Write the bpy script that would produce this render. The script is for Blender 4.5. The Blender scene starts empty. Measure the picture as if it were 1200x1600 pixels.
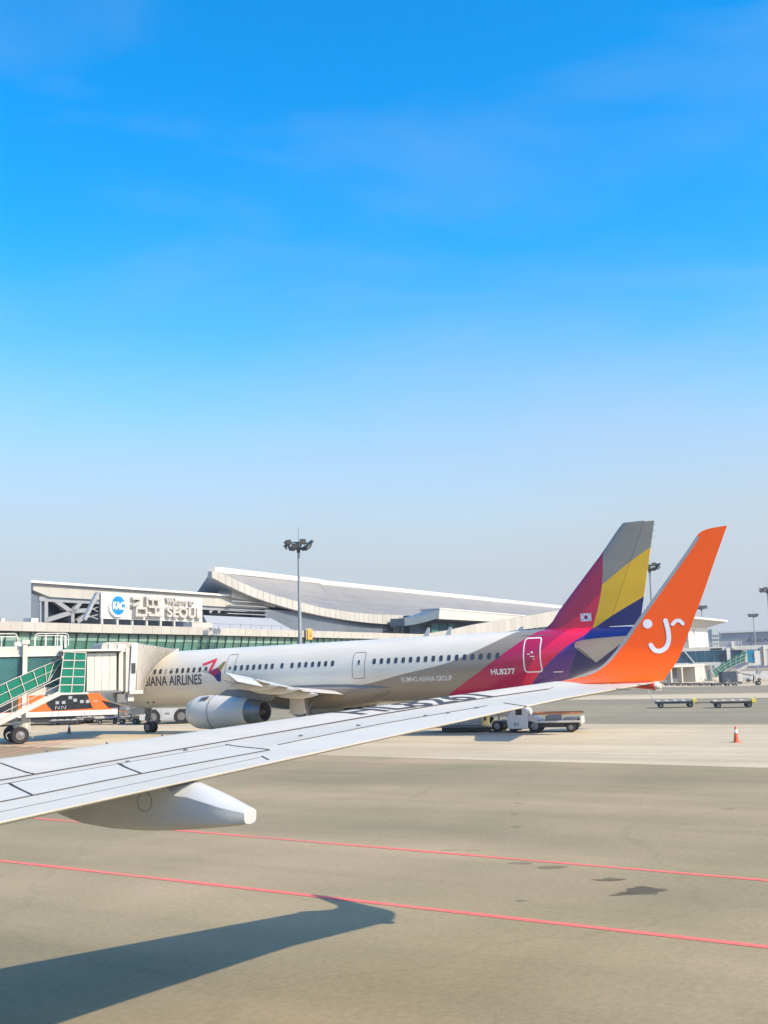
import bpy, bmesh, math, random
import numpy as np
from math import sin, cos, tan, radians, pi, sqrt, atan2
from mathutils import Vector, Matrix
random.seed(7)
sc = bpy.context.scene
COL = sc.collection

# ------------------------------------------------------------------ camera
FPX, PITCH, ROLL, CH = 1700.0, radians(8.408), .0286, 3.9
Fv = np.array([0, cos(PITCH), sin(PITCH)]); R0 = np.array([1., 0, 0]); U0 = np.cross(R0, Fv)
Rv = cos(ROLL)*R0 - sin(ROLL)*U0; Uv = sin(ROLL)*R0 + cos(ROLL)*U0
CAM = np.array([0, 0, CH])
cd = bpy.data.cameras.new('camera'); cam = bpy.data.objects.new('camera', cd); COL.objects.link(cam)
cd.sensor_fit = 'HORIZONTAL'; cd.sensor_width = 36; cd.lens = FPX/1200*36
cd.clip_start = .1; cd.clip_end = 30000
m = Matrix.Identity(4)
for i in range(3):
    m[i][0] = Rv[i]; m[i][1] = Uv[i]; m[i][2] = -Fv[i]; m[i][3] = CAM[i]
cam.matrix_world = m
sc.camera = cam
sc.render.resolution_x = 768; sc.render.resolution_y = 1024

# ------------------------------------------------------------------ light
SUNV = Vector((1.08, -.63, 1.0)).normalized()
EL = math.asin(SUNV.z); AZ = atan2(SUNV.x, SUNV.y)
w = bpy.data.worlds.new('World'); sc.world = w; w.use_nodes = True
nt = w.node_tree; nt.nodes.clear()
sky = nt.nodes.new('ShaderNodeTexSky'); sky.sky_type = 'NISHITA'; sky.sun_disc = False
sky.sun_elevation = EL; sky.sun_rotation = AZ
sky.altitude = 20; sky.air_density = 1.0; sky.dust_density = 1.0; sky.ozone_density = 1.2
hs = nt.nodes.new('ShaderNodeHueSaturation'); hs.inputs['Saturation'].default_value = 1.66; hs.inputs['Hue'].default_value = .497; hs.inputs['Value'].default_value = 1.72
bg = nt.nodes.new('ShaderNodeBackground'); bg.inputs['Strength'].default_value = .15
wo = nt.nodes.new('ShaderNodeOutputWorld')
# dry-season haze: the sky pales evenly towards the horizon all round
wc = nt.nodes.new('ShaderNodeTexCoord'); wsep = nt.nodes.new('ShaderNodeSeparateXYZ'); nt.links.new(wc.outputs['Generated'], wsep.inputs[0])
wmp = nt.nodes.new('ShaderNodeMapping'); wmp.inputs['Scale'].default_value = (1.3, 1.3, 4.5); nt.links.new(wc.outputs['Generated'], wmp.inputs[0])
wnz = nt.nodes.new('ShaderNodeTexNoise'); wnz.inputs['Scale'].default_value = 2.2; wnz.inputs['Detail'].default_value = 5; wnz.inputs['Roughness'].default_value = .5; nt.links.new(wmp.outputs[0], wnz.inputs['Vector'])
def wmath(op, a, b=None):
    x = nt.nodes.new('ShaderNodeMath'); x.operation = op
    for i_, q_ in enumerate((a, b)):
        if q_ is None: continue
        if isinstance(q_, (int, float)): x.inputs[i_].default_value = q_
        else: nt.links.new(q_, x.inputs[i_])
    return x.outputs[0]
wz = wmath('MAXIMUM', wsep.outputs[2], 0.)
wz = wmath('MULTIPLY', wz, wmath('ADD', .78, wmath('MULTIPLY', wnz.outputs[0], .44)))
wf = wmath('EXPONENT', wmath('MULTIPLY', wmath('POWER', wmath('DIVIDE', wz, .25), 2.8), -1.))
wmx = nt.nodes.new('ShaderNodeMix'); wmx.data_type = 'RGBA'; nt.links.new(wf, wmx.inputs[0]); nt.links.new(hs.outputs[0], wmx.inputs[6]); wmx.inputs[7].default_value = (3.15, 3.45, 3.75, 1)
# thin high cloud veil
cmp_ = nt.nodes.new('ShaderNodeMapping'); cmp_.inputs['Scale'].default_value = (1.1, 1.6, 5.5); cmp_.inputs['Location'].default_value = (.35, .2, .1); nt.links.new(wc.outputs['Generated'], cmp_.inputs[0])
cnz = nt.nodes.new('ShaderNodeTexNoise'); cnz.inputs['Scale'].default_value = 1.7; cnz.inputs['Detail'].default_value = 7; cnz.inputs['Roughness'].default_value = .55; cnz.inputs['Distortion'].default_value = .6; nt.links.new(cmp_.outputs[0], cnz.inputs['Vector'])
crp = nt.nodes.new('ShaderNodeMapRange'); crp.inputs['From Min'].default_value = .46; crp.inputs['From Max'].default_value = .8; crp.inputs['To Max'].default_value = .2; nt.links.new(cnz.outputs[0], crp.inputs['Value'])
cmx = nt.nodes.new('ShaderNodeMix'); cmx.data_type = 'RGBA'; nt.links.new(crp.outputs[0], cmx.inputs[0]); nt.links.new(wmx.outputs[2], cmx.inputs[6]); cmx.inputs[7].default_value = (3.3, 3.75, 4.2, 1)
nt.links.new(sky.outputs[0], hs.inputs['Color']); nt.links.new(cmx.outputs[2], bg.inputs[0]); nt.links.new(bg.outputs[0], wo.inputs[0])
sd = bpy.data.lights.new('sun', 'SUN'); sd.energy = 5.0; sd.angle = radians(.53); sd.color = (1, .85, .64)
so = bpy.data.objects.new('sun', sd); COL.objects.link(so)
so.rotation_euler = SUNV.to_track_quat('Z', 'Y').to_euler(); so.location = (60, -40, 80)
vs = sc.view_settings
vs.view_transform = 'Standard'; vs.look = 'None'; vs.exposure = .3; vs.gamma = 1; vs.use_curve_mapping = False

# ------------------------------------------------------------------ picking rays and frames
def ray(x, y): return Fv + Rv*((x-600)/FPX) + Uv*((800-y)/FPX)
HD = radians(31.1)
eN = np.array([-cos(HD), sin(HD)]); eA = np.array([sin(HD), cos(HD)])   # terminal frame: n into the terminal, a along the facade
TROT = atan2(eA[1], eA[0])
def T(a, n, z=0): p = a*eA + n*eN; return Vector((p[0], p[1], z))
def onN(x, y, n):
    d = ray(x, y); t = n/(d[:2] @ eN); p = CAM+t*d; return float(p[:2] @ eA), n, float(p[2])
def onG(x, y, z=0.):
    d = ray(x, y); t = (z-CH)/d[2]; p = CAM+t*d; return Vector(p)
def onY(x, y, Y):
    d = ray(x, y); p = CAM+d*(Y/d[1]); return Vector(p)

# ------------------------------------------------------------------ mesh helpers
MW = {}
def empty(name, loc=(0, 0, 0), rz=0, label=None, cat=None, group=None, rot=None):
    o = bpy.data.objects.new(name, None); COL.objects.link(o)
    o.location = loc; o.rotation_euler = rot or (0, 0, rz); o.empty_display_size = .2
    MW[o.name] = Matrix.Translation(Vector(loc)) @ o.rotation_euler.to_matrix().to_4x4()
    if label: tag(o, label, cat, group)
    return o
def tag(o, label=None, cat=None, group=None, kind=None):
    if label: o['label'] = label
    if cat: o['category'] = cat
    if group: o['group'] = group
    if kind: o['kind'] = kind
    return o
class MB:
    def __init__(s): s.v = []; s.f = []; s.mi = []; s.cur = 0
    def add(s, vs, fs):
        b = len(s.v); s.v += [tuple(float(c) for c in q) for q in vs]
        for f in fs: s.f.append([b+i for i in f]); s.mi.append(s.cur)
        return s
    def hexa(s, p):  # 8 pts: bottom 0-3 ccw, top 4-7
        return s.add(p, [(3, 2, 1, 0), (4, 5, 6, 7), (0, 1, 5, 4), (1, 2, 6, 5), (2, 3, 7, 6), (3, 0, 4, 7)])
    def box(s, x0, x1, y0, y1, z0, z1, fn=None):
        p = [(x0, y0, z0), (x1, y0, z0), (x1, y1, z0), (x0, y1, z0), (x0, y0, z1), (x1, y0, z1), (x1, y1, z1), (x0, y1, z1)]
        if fn: p = [fn(*q) for q in p]
        return s.hexa(p)
    def prism(s, poly, d):  # closed polygon (3d pts) extruded by vector d
        n = len(poly); d = Vector(d); a = [Vector(p) for p in poly]; b = [p+d for p in a]
        return s.add(a+b, [tuple(range(n))[::-1], tuple(range(n, 2*n))]+[(i, (i+1) % n, n+(i+1) % n, n+i) for i in range(n)])
    def tube(s, p, q, r, r2=None, n=8, cap=True):
        p = Vector(p); q = Vector(q); r2 = r if r2 is None else r2
        d = (q-p).normalized(); a = d.orthogonal().normalized(); b = d.cross(a)
        vs = [p+(a*cos(2*pi*i/n)+b*sin(2*pi*i/n))*r for i in range(n)]+[q+(a*cos(2*pi*i/n)+b*sin(2*pi*i/n))*r2 for i in range(n)]
        fs = [(i, (i+1) % n, n+(i+1) % n, n+i) for i in range(n)]
        if cap: fs += [tuple(range(n))[::-1], tuple(range(n, 2*n))]
        return s.add(vs, fs)
    def path(s, pts, r, n=6):
        for a, b in zip(pts[:-1], pts[1:]): s.tube(a, b, r, n=n)
        return s
    def bar(s, p, q, w, h, up=(0, 0, 1)):
        p = Vector(p); q = Vector(q); d = (q-p).normalized(); sd_ = d.cross(Vector(up)).normalized()*w/2; u = sd_.cross(d).normalized()*h/2
        return s.hexa([p-sd_-u, p+sd_-u, q+sd_-u, q-sd_-u, p-sd_+u, p+sd_+u, q+sd_+u, q-sd_+u])
    def rings(s, rs, cap=True):
        n = len(rs[0]); vs = [q for r in rs for q in r]; fs = []
        for k in range(len(rs)-1):
            for i in range(n): fs.append((k*n+i, k*n+(i+1) % n, (k+1)*n+(i+1) % n, (k+1)*n+i))
        if cap: fs += [tuple(range(n))[::-1], tuple(range((len(rs)-1)*n, len(rs)*n))]
        return s.add(vs, fs)
    def grid(s, fn, nu, nv):
        vs = [fn(i/nu, j/nv) for i in range(nu+1) for j in range(nv+1)]
        return s.add(vs, [(i*(nv+1)+j, (i+1)*(nv+1)+j, (i+1)*(nv+1)+j+1, i*(nv+1)+j+1) for i in range(nu) for j in range(nv)])
    def lathe(s, prof, c, axis='z', n=20):  # prof (r, t) along axis
        rs = []
        for r, t in prof:
            ring = []
            for i in range(n):
                a = 2*pi*i/n
                if axis == 'z': ring.append((c[0]+r*cos(a), c[1]+r*sin(a), c[2]+t))
                elif axis == 'x': ring.append((c[0]+t, c[1]+r*cos(a), c[2]+r*sin(a)))
                else: ring.append((c[0]+r*sin(a), c[1]+t, c[2]+r*cos(a)))
            rs.append(ring)
        return s.rings(rs)
    def build(s, name, mat, parent=None, smooth=False, world=True, bevel=0):
        me = bpy.data.meshes.new(name)
        v = s.v
        if parent is not None and world:
            inv = MW[parent.name].inverted(); v = [tuple(inv @ Vector(p)) for p in v]
        me.from_pydata(v, [], s.f)
        mats = mat if isinstance(mat, (list, tuple)) else [mat]
        for mm in mats: me.materials.append(M[mm] if isinstance(mm, str) else mm)
        for p, i in zip(me.polygons, s.mi): p.material_index = i
        bm = bmesh.new(); bm.from_mesh(me); bmesh.ops.recalc_face_normals(bm, faces=bm.faces); bm.to_mesh(me); bm.free()
        o = bpy.data.objects.new(name, me); COL.objects.link(o)
        if parent is not None:
            o.parent = parent; MW[o.name] = MW[parent.name]
        else: MW[o.name] = Matrix.Identity(4)
        if smooth:
            me.polygons.foreach_set('use_smooth', [True]*len(me.polygons))
            try: me.set_sharp_from_angle(angle=radians(35))
            except Exception: pass
        if bevel:
            b = o.modifiers.new('bevel', 'BEVEL'); b.width = bevel; b.segments = 2; b.limit_method = 'ANGLE'; b.angle_limit = radians(40)
        return o
def inst(o, loc=None, rot=None, parent=None, name=None, scale=None):
    c = o.copy(); COL.objects.link(c)
    if parent is not None: c.parent = parent; MW[c.name] = MW[parent.name]
    if loc is not None: c.location = loc
    if rot is not None: c.rotation_euler = rot
    if scale is not None: c.scale = scale
    return c
def copy_tree(o, parent=None, label=None, loc=None, rz=None):
    c = o.copy(); COL.objects.link(c); c.parent = parent
    if loc is not None: c.location = loc
    if rz is not None: c.rotation_euler[2] = rz
    if label: c['label'] = label
    for ch in list(o.children): copy_tree(ch, c)
    return c
def text2d(txt, bold=0.0, sx=1.0):
    cu = bpy.data.curves.new('t', 'FONT'); cu.body = txt; cu.offset = bold; cu.resolution_u = 5
    ob = bpy.data.objects.new('t', cu); COL.objects.link(ob)
    dg = bpy.context.evaluated_depsgraph_get(); me = bpy.data.meshes.new_from_object(ob.evaluated_get(dg))
    bpy.data.objects.remove(ob); bpy.data.curves.remove(cu)
    return me
def text_part(name, txt, mat, parent, mapfn, w_, h_, bold=0.0, depth=0, cuts=0, world=True, cutx=0):
    """flat lettering fitted to a w_ x h_ rectangle; mapfn(u, v, t) places it on its surface"""
    me = text2d(txt, bold)
    bm = bmesh.new(); bm.from_mesh(me); bpy.data.meshes.remove(me)
    bmesh.ops.remove_doubles(bm, verts=bm.verts, dist=1e-5)
    xs = [v.co.x for v in bm.verts]; ys = [v.co.y for v in bm.verts]
    x0, x1, y0, y1 = min(xs), max(xs), min(ys), max(ys)
    for v in bm.verts: v.co = Vector(((v.co.x-x0)/(x1-x0)*w_, (v.co.y-y0)/(y1-y0)*h_, 0))
    for k in range(1, cuts):
        bmesh.ops.bisect_plane(bm, geom=bm.verts[:]+bm.edges[:]+bm.faces[:], plane_co=(0, h_*k/cuts, 0), plane_no=(0, 1, 0))
    for k in range(1, cutx):
        bmesh.ops.bisect_plane(bm, geom=bm.verts[:]+bm.edges[:]+bm.faces[:], plane_co=(w_*k/cutx, 0, 0), plane_no=(1, 0, 0))
    if depth:
        r = bmesh.ops.extrude_face_region(bm, geom=bm.faces[:])
        for e in r['geom']:
            if isinstance(e, bmesh.types.BMVert): e.co.z += depth
        bmesh.ops.recalc_face_normals(bm, faces=bm.faces)
    bm.verts.ensure_lookup_table(); bm.verts.index_update()
    mb = MB(); mb.add([mapfn(*v.co) for v in bm.verts], [[v.index for v in f.verts] for f in bm.faces]); bm.free()
    return mb.build(name, mat, parent, world=world)

# ------------------------------------------------------------------ materials
M = {}
def mat(name, col, rough=.5, metal=0, var=.08, scale=3., bump=0, coat=0, spec=.5, trans=0, alpha=1, stretch=None, grime=None, orand=0):
    mm = bpy.data.materials.new(name); mm.use_nodes = True; n = mm.node_tree.nodes; l = mm.node_tree.links
    b = n['Principled BSDF']; b.inputs['Roughness'].default_value = rough; b.inputs['Metallic'].default_value = metal
    b.inputs['Specular IOR Level'].default_value = spec; b.inputs['Coat Weight'].default_value = coat
    b.inputs['Transmission Weight'].default_value = trans; b.inputs['Alpha'].default_value = alpha
    tc = n.new('ShaderNodeTexCoord'); mp = n.new('ShaderNodeMapping'); l.new(tc.outputs['Object'], mp.inputs[0])
    if stretch: mp.inputs['Scale'].default_value = stretch
    nz = n.new('ShaderNodeTexNoise'); nz.inputs['Scale'].default_value = scale; nz.inputs['Detail'].default_value = 6; nz.inputs['Roughness'].default_value = .65
    l.new(mp.outputs[0], nz.inputs['Vector'])
    cr = n.new('ShaderNodeValToRGB'); cr.color_ramp.elements[0].position = .3; cr.color_ramp.elements[1].position = .7
    c0 = [c*(1-var) for c in col]; c1 = [min(1, c*(1+var)) for c in col]
    if grime: c0 = [a*(1-.6)+g*.6 for a, g in zip(col, grime)]
    cr.color_ramp.elements[0].color = (*c0, 1); cr.color_ramp.elements[1].color = (*c1, 1)
    l.new(nz.outputs[0], cr.inputs[0]); l.new(cr.outputs[0], b.inputs['Base Color'])
    if orand:   # each panel a little different
        oi = n.new('ShaderNodeObjectInfo'); mr = n.new('ShaderNodeMapRange'); mr.inputs['To Min'].default_value = 1-orand; mr.inputs['To Max'].default_value = 1.0; l.new(oi.outputs['Random'], mr.inputs['Value'])
        vm = n.new('ShaderNodeVectorMath'); vm.operation = 'SCALE'; l.new(cr.outputs[0], vm.inputs[0]); l.new(mr.outputs[0], vm.inputs['Scale']); l.new(vm.outputs[0], b.inputs['Base Color'])
    if bump:
        bp = n.new('ShaderNodeBump'); bp.inputs['Strength'].default_value = bump; bp.inputs['Distance'].default_value = .02
        l.new(nz.outputs[0], bp.inputs['Height']); l.new(bp.outputs[0], b.inputs['Normal'])
    M[name] = mm; return mm
mat('wing_white', (.625, .56, .445), .4, var=.05, scale=1.6, coat=.08, stretch=(.35, 1.4, 1), grime=(.54, .485, .38))
mat('wing_panel', (.645, .58, .46), .4, var=.05, scale=2.2, coat=.08, stretch=(.3, 1.2, 1), grime=(.6, .55, .46))
mat('sealant', (.05, .05, .055), .8)
mat('fairing_grey', (.5, .52, .52), .4, var=.1, scale=1.1, coat=.1, grime=(.3, .3, .29), stretch=(.5, 1, 1.6))
mat('orange', (.98, .125, .008), .4, var=.03, coat=.1, spec=.3)
mat('orange_red', (.6, .04, .015), .35, var=.05)
mat('bare_alu', (.34, .33, .31), .5, metal=.1, var=.12, scale=4)
mat('white_ink', (.85, .85, .83), .5, var=.02)
mat('letter_grey', (.07, .08, .1), .95, var=.05, spec=.05)
mat('white', (.7, .675, .62), .4, var=.04, scale=1.5)
mat('cream', (.6, .58, .52), .45, var=.05, scale=1.1, stretch=(1, 1, .35), grime=(.46, .44, .39))
mat('panel_cream', (.47, .455, .41), .5, var=.07, scale=.35, stretch=(1, 1, .3), grime=(.38, .365, .32), orand=.12)
mat('roof_metal', (.29, .28, .255), .6, metal=.0, var=.08, scale=.25)
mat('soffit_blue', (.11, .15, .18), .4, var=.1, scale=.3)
mat('steel_grey', (.33, .345, .36), .4, metal=.2, var=.08)
mat('dark_wall', (.12, .145, .175), .45, var=.15, scale=.2)
mat('dark_glass', (.022, .03, .04), .08, var=.2, scale=.4)
mat('teal_glass', (.09, .22, .175), .12, var=.28, scale=.35, spec=.6, orand=.35)
mat('teal_glass_pale', (.24, .4, .33), .2, var=.22, scale=.5, spec=.6, orand=.3)
mat('mullion', (.025, .06, .06), .4)
mat('bridge_glass', (.05, .17, .17), .08, var=.25, scale=.5, alpha=.72, spec=.7)
mat('blue_glass', (.018, .075, .12), .1, var=.4, scale=.25, spec=.6)
mat('bright_blue_glass', (.03, .24, .36), .15, var=.2, scale=.5)
mat('green_screen', (.006, .21, .13), .35, var=.12, scale=1.5, alpha=.78)
mat('green_screen_solid', (.004, .17, .11), .25, var=.3, scale=.9, spec=.5)
mat('rubber', (.022, .022, .024), .8, var=.25, bump=.2, scale=12)
mat('hub', (.24, .235, .23), .4, metal=.5)
mat('dark_metal', (.055, .06, .065), .5, metal=.3, var=.25, scale=4)
mat('mid_metal', (.2, .2, .2), .5, metal=.3, var=.2, scale=4)
mat('mast_grey', (.3, .33, .35), .5, metal=.3)
mat('lamp_dark', (.05, .065, .08), .45, metal=.3, var=.3)
mat('a_white', (.6, .58, .54), .28, var=.025, scale=.6, coat=.3)
mat('tail_shade_grey', (.2, .18, .145), .4, var=.1, scale=1.2)  # tailplane: the shade of its underside is put into this grey base colour
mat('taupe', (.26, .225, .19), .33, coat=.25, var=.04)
mat('magenta', (.39, .014, .10), .3, coat=.3, var=.03)
mat('nacelle', (.62, .59, .53), .33, var=.05, scale=1, coat=.2)
mat('nozzle', (.17, .2, .22), .35, metal=.6, var=.2)
mat('window_dark', (.06, .066, .072), .12, var=.2, scale=1)
mat('window_shade', (.5, .5, .49), .4)
mat('line_grey', (.12, .125, .13), .6)
mat('flag_white', (.82, .82, .82), .5); mat('flag_red', (.5, .02, .03), .5); mat('flag_blue', (.02, .05, .25), .5)
mat('ribbon_red', (.75, .05, .085), .4)
mat('gold', (.5, .36, .16), .4); mat('navy', (.02, .028, .14), .3, coat=.2)
mat('bellows', (.4, .385, .35), .75, var=.12, scale=2)
mat('bus_orange', (.85, .17, .03), .35, coat=.2); mat('bus_dark', (.03, .033, .038), .15, var=.3)
mat('sticker', (.4, .42, .44), .5)
mat('yellow', (.72, .62, .08), .5, var=.15); mat('yellow_soft', (.6, .5, .2), .5, var=.2)
mat('orange_sign', (.85, .36, .05), .5)
mat('cone_red', (.62, .11, .05), .6, var=.15, scale=5); mat('cone_dark', (.2, .11, .07), .6, var=.2)
mat('rail_orange', (.55, .23, .1), .5, var=.2, scale=2)
mat('truck_grey', (.17, .18, .18), .5, var=.2, scale=1.5)
mat('tug_grey', (.45, .47, .48), .45, var=.08)
mat('container_blue', (.028, .045, .075), .5, var=.2)
mat('sign_blue', (.005, .2, .56), .4)
mat('letter_face', (.44, .42, .38), .5); mat('letter_side', (.2, .2, .2), .6)
mat('hangar', (.22, .24, .28), .6, var=.06, scale=.02); mat('far_block', (.3, .37, .36), .6, var=.15, scale=.05)
mat('hill_green', (.07, .09, .07), .9, var=.3, scale=.01)
def paint(name, col, under, wear=.62):
    mm = bpy.data.materials.new(name); mm.use_nodes = True; n = mm.node_tree.nodes; l = mm.node_tree.links; b = n['Principled BSDF']; b.inputs['Roughness'].default_value = .7
    tc = n.new('ShaderNodeTexCoord'); a = n.new('ShaderNodeTexNoise'); a.inputs['Scale'].default_value = 9; a.inputs['Detail'].default_value = 8; a.inputs['Roughness'].default_value = .75; l.new(tc.outputs['Object'], a.inputs['Vector'])
    d = n.new('ShaderNodeTexNoise'); d.inputs['Scale'].default_value = .5; d.inputs['Detail'].default_value = 4; l.new(tc.outputs['Object'], d.inputs['Vector'])
    ad = n.new('ShaderNodeMath'); ad.operation = 'ADD'; l.new(a.outputs[0], ad.inputs[0]); l.new(d.outputs[0], ad.inputs[1])
    r = n.new('ShaderNodeValToRGB'); e = r.color_ramp.elements; e[0].position = wear-.1; e[0].color = (*col, 1); e[1].position = wear+.06; e[1].color = (*under, 1); hf = n.new('ShaderNodeMath'); hf.operation = 'MULTIPLY'; hf.inputs[1].default_value = .5; l.new(ad.outputs[0], hf.inputs[0]); l.new(hf.outputs[0], r.inputs[0]); l.new(r.outputs[0], b.inputs['Base Color']); M[name] = mm
paint('paint_red', (.9, .14, .115), (.5, .2, .13), .58)
mat('paint_pink', (.5, .22, .17), .7, var=.2, scale=2)
mat('skin', (.4, .25, .18), .6); mat('cloth_dark', (.03, .035, .045), .9)
mat('wood', (.3, .24, .17), .7, var=.3, scale=3, stretch=(1, 6, 1))

def ground_mat(name, base, warm, dark, bumpd=.01, streak=(.3, .025, 1), stains=(), crack=.13, joint=0):
    mm = bpy.data.materials.new(name); mm.use_nodes = True; n = mm.node_tree.nodes; l = mm.node_tree.links
    b = n['Principled BSDF']; b.inputs['Roughness'].default_value = .85; b.inputs['Specular IOR Level'].default_value = .25
    tc = n.new('ShaderNodeTexCoord')
    def noise(scale, det, st=None, rough=.6, off=0):
        mp = n.new('ShaderNodeMapping'); mp.inputs['Rotation'].default_value = (0, 0, -TROT); l.new(tc.outputs['Object'], mp.inputs[0])
        mp.inputs['Location'].default_value = (off, off, 0)
        v = mp.outputs[0]
        if st:
            m2 = n.new('ShaderNodeMapping'); m2.inputs['Scale'].default_value = st; l.new(v, m2.inputs[0]); v = m2.outputs[0]
        z = n.new('ShaderNodeTexNoise'); z.inputs['Scale'].default_value = scale; z.inputs['Detail'].default_value = det; z.inputs['Roughness'].default_value = rough
        l.new(v, z.inputs['Vector']); return z.outputs[0]
    def ramp(v, p0, p1, c0=(0, 0, 0), c1=(1, 1, 1)):
        r = n.new('ShaderNodeValToRGB'); r.color_ramp.elements[0].position = p0; r.color_ramp.elements[1].position = p1
        r.color_ramp.elements[0].color = (*c0, 1); r.color_ramp.elements[1].color = (*c1, 1); l.new(v, r.inputs[0]); return r.outputs[0]
    def mix(f, a, bb, mode='MIX'):
        x = n.new('ShaderNodeMix'); x.data_type = 'RGBA'; x.blend_type = mode
        if isinstance(f, float): x.inputs[0].default_value = f
        else: l.new(f, x.inputs[0])
        for s_, c in ((6, a), (7, bb)):
            if isinstance(c, tuple): x.inputs[s_].default_value = (*c, 1)
            else: l.new(c, x.inputs[s_])
        return x.outputs[2]
    c = mix(ramp(noise(.11, 5), .36, .62), base, warm)
    c = mix(ramp(noise(.5, 7, streak), .42, .75, (0, 0, 0), (.9, .9, .9)), c, dark)
    c = mix(ramp(noise(.5, 7, (.05, .3, 1), off=31), .5, .78, (0, 0, 0), (.3, .3, .3)), c, dark)
    fine = noise(9, 8, rough=.75)
    c = mix(.55, c, ramp(fine, .3, .7, (.35, .35, .35), (.66, .66, .66)), 'OVERLAY')
    grit = noise(70, 3)
    c = mix(.3, c, ramp(grit, .3, .7, (.3, .3, .3), (.7, .7, .7)), 'OVERLAY')
    # sealed cracks
    vmap = n.new('ShaderNodeMapping'); vmap.inputs['Rotation'].default_value = (0, 0, -TROT); l.new(tc.outputs['Object'], vmap.inputs[0])
    wv_ = n.new('ShaderNodeTexNoise'); wv_.inputs['Scale'].default_value = .7; wv_.inputs['Detail'].default_value = 5; l.new(vmap.outputs[0], wv_.inputs['Vector'])
    wa = n.new('ShaderNodeVectorMath'); wa.operation = 'SCALE'; wa.inputs['Scale'].default_value = 1.6; l.new(wv_.outputs['Color'], wa.inputs[0])
    wb = n.new('ShaderNodeVectorMath'); wb.operation = 'ADD'; l.new(vmap.outputs[0], wb.inputs[0]); l.new(wa.outputs[0], wb.inputs[1])
    vr = n.new('ShaderNodeTexVoronoi'); vr.feature = 'DISTANCE_TO_EDGE'; vr.inputs['Scale'].default_value = .085; l.new(wb.outputs[0], vr.inputs['Vector'])
    c = mix(ramp(vr.outputs['Distance'], .0015, .006, (crack,)*3, (0, 0, 0)), c, tuple(x*.6 for x in dark))
    if joint:   # slab joints on a square grid
        bk = n.new('ShaderNodeTexBrick'); bk.offset = 0; bk.inputs['Scale'].default_value = 1; bk.inputs['Brick Width'].default_value = joint; bk.inputs['Row Height'].default_value = joint; bk.inputs['Mortar Size'].default_value = .012; bk.inputs['Mortar Smooth'].default_value = .3
        l.new(vmap.outputs[0], bk.inputs['Vector']); c = mix(ramp(bk.outputs['Fac'], .2, .8, (0, 0, 0), (.5, .5, .5)), c, tuple(x*.55 for x in dark))
    spots = noise(1.3, 5, off=77)
    c = mix(ramp(spots, .68, .74, (0, 0, 0), (.5, .5, .5)), c, dark)
    # stains with a shape of their own: warped ellipses
    if stains:
        wn = n.new('ShaderNodeTexNoise'); wn.inputs['Scale'].default_value = 1.6; wn.inputs['Detail'].default_value = 5; l.new(tc.outputs['Object'], wn.inputs['Vector'])
        sub = n.new('ShaderNodeVectorMath'); sub.operation = 'SUBTRACT'; sub.inputs[1].default_value = (.5, .5, .5); l.new(wn.outputs['Color'], sub.inputs[0])
        for (cx, cy, rx, ry, rot, stg, wob) in stains:
            scl = n.new('ShaderNodeVectorMath'); scl.operation = 'SCALE'; scl.inputs['Scale'].default_value = wob; l.new(sub.outputs[0], scl.inputs[0])
            ad = n.new('ShaderNodeVectorMath'); ad.operation = 'ADD'; l.new(tc.outputs['Object'], ad.inputs[0]); l.new(scl.outputs[0], ad.inputs[1])
            mp = n.new('ShaderNodeMapping'); mp.vector_type = 'TEXTURE'
            mp.inputs['Location'].default_value = (cx, cy, 0); mp.inputs['Rotation'].default_value = (0, 0, rot); mp.inputs['Scale'].default_value = (rx, ry, 1e3)
            l.new(ad.outputs[0], mp.inputs[0])
            ln = n.new('ShaderNodeVectorMath'); ln.operation = 'LENGTH'; l.new(mp.outputs[0], ln.inputs[0])
            c = mix(ramp(ln.outputs['Value'], .8, 1.05, (stg,)*3, (0, 0, 0)), c, tuple(x*.45 for x in dark))
    l.new(c, b.inputs['Base Color'])
    bp = n.new('ShaderNodeBump'); bp.inputs['Strength'].default_value = .25; bp.inputs['Distance'].default_value = bumpd
    l.new(grit, bp.inputs['Height']); l.new(bp.outputs[0], b.inputs['Normal'])
    M[name] = mm
def gs(x, y, rx, ry, stg=.6, wob=.35, rot=0):
    p = onG(x, y); return (p.x, p.y, rx, ry, rot, stg, wob)
STAINS = [gs(1008, 1391, .42, .34, .85, .9), gs(980, 1396, .35, .14, .8, .8), gs(948, 1374, .36, .13, .75, .6), gs(862, 1355, .32, .2, .5, .3), gs(815, 1349, .28, .14, .45, .3),
          gs(815, 1407, .14, .07, .5, .2), gs(1138, 1264, .2, .12, .4, .2), gs(705, 1328, .3, .12, .3, .3), gs(740, 1329, .25, .12, .3, .3)]
for k, (x, y) in enumerate([(838, 1190), (832, 1204), (826, 1216), (812, 1240), (809, 1255), (806, 1272), (806, 1292)]): STAINS.append(gs(x+2*(-1)**k, y, .1+.02*(k % 3), .22, .3, .55))
ground_mat('asphalt', (.27, .232, .128), (.375, .29, .178), (.165, .142, .085), stains=STAINS)
ground_mat('asphalt_dark', (.26, .225, .15), (.29, .25, .165), (.175, .155, .108))
ground_mat('concrete', (.49, .41, .275), (.58, .49, .335), (.35, .29, .19), streak=(.5, .02, 1), joint=6.0)

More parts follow.
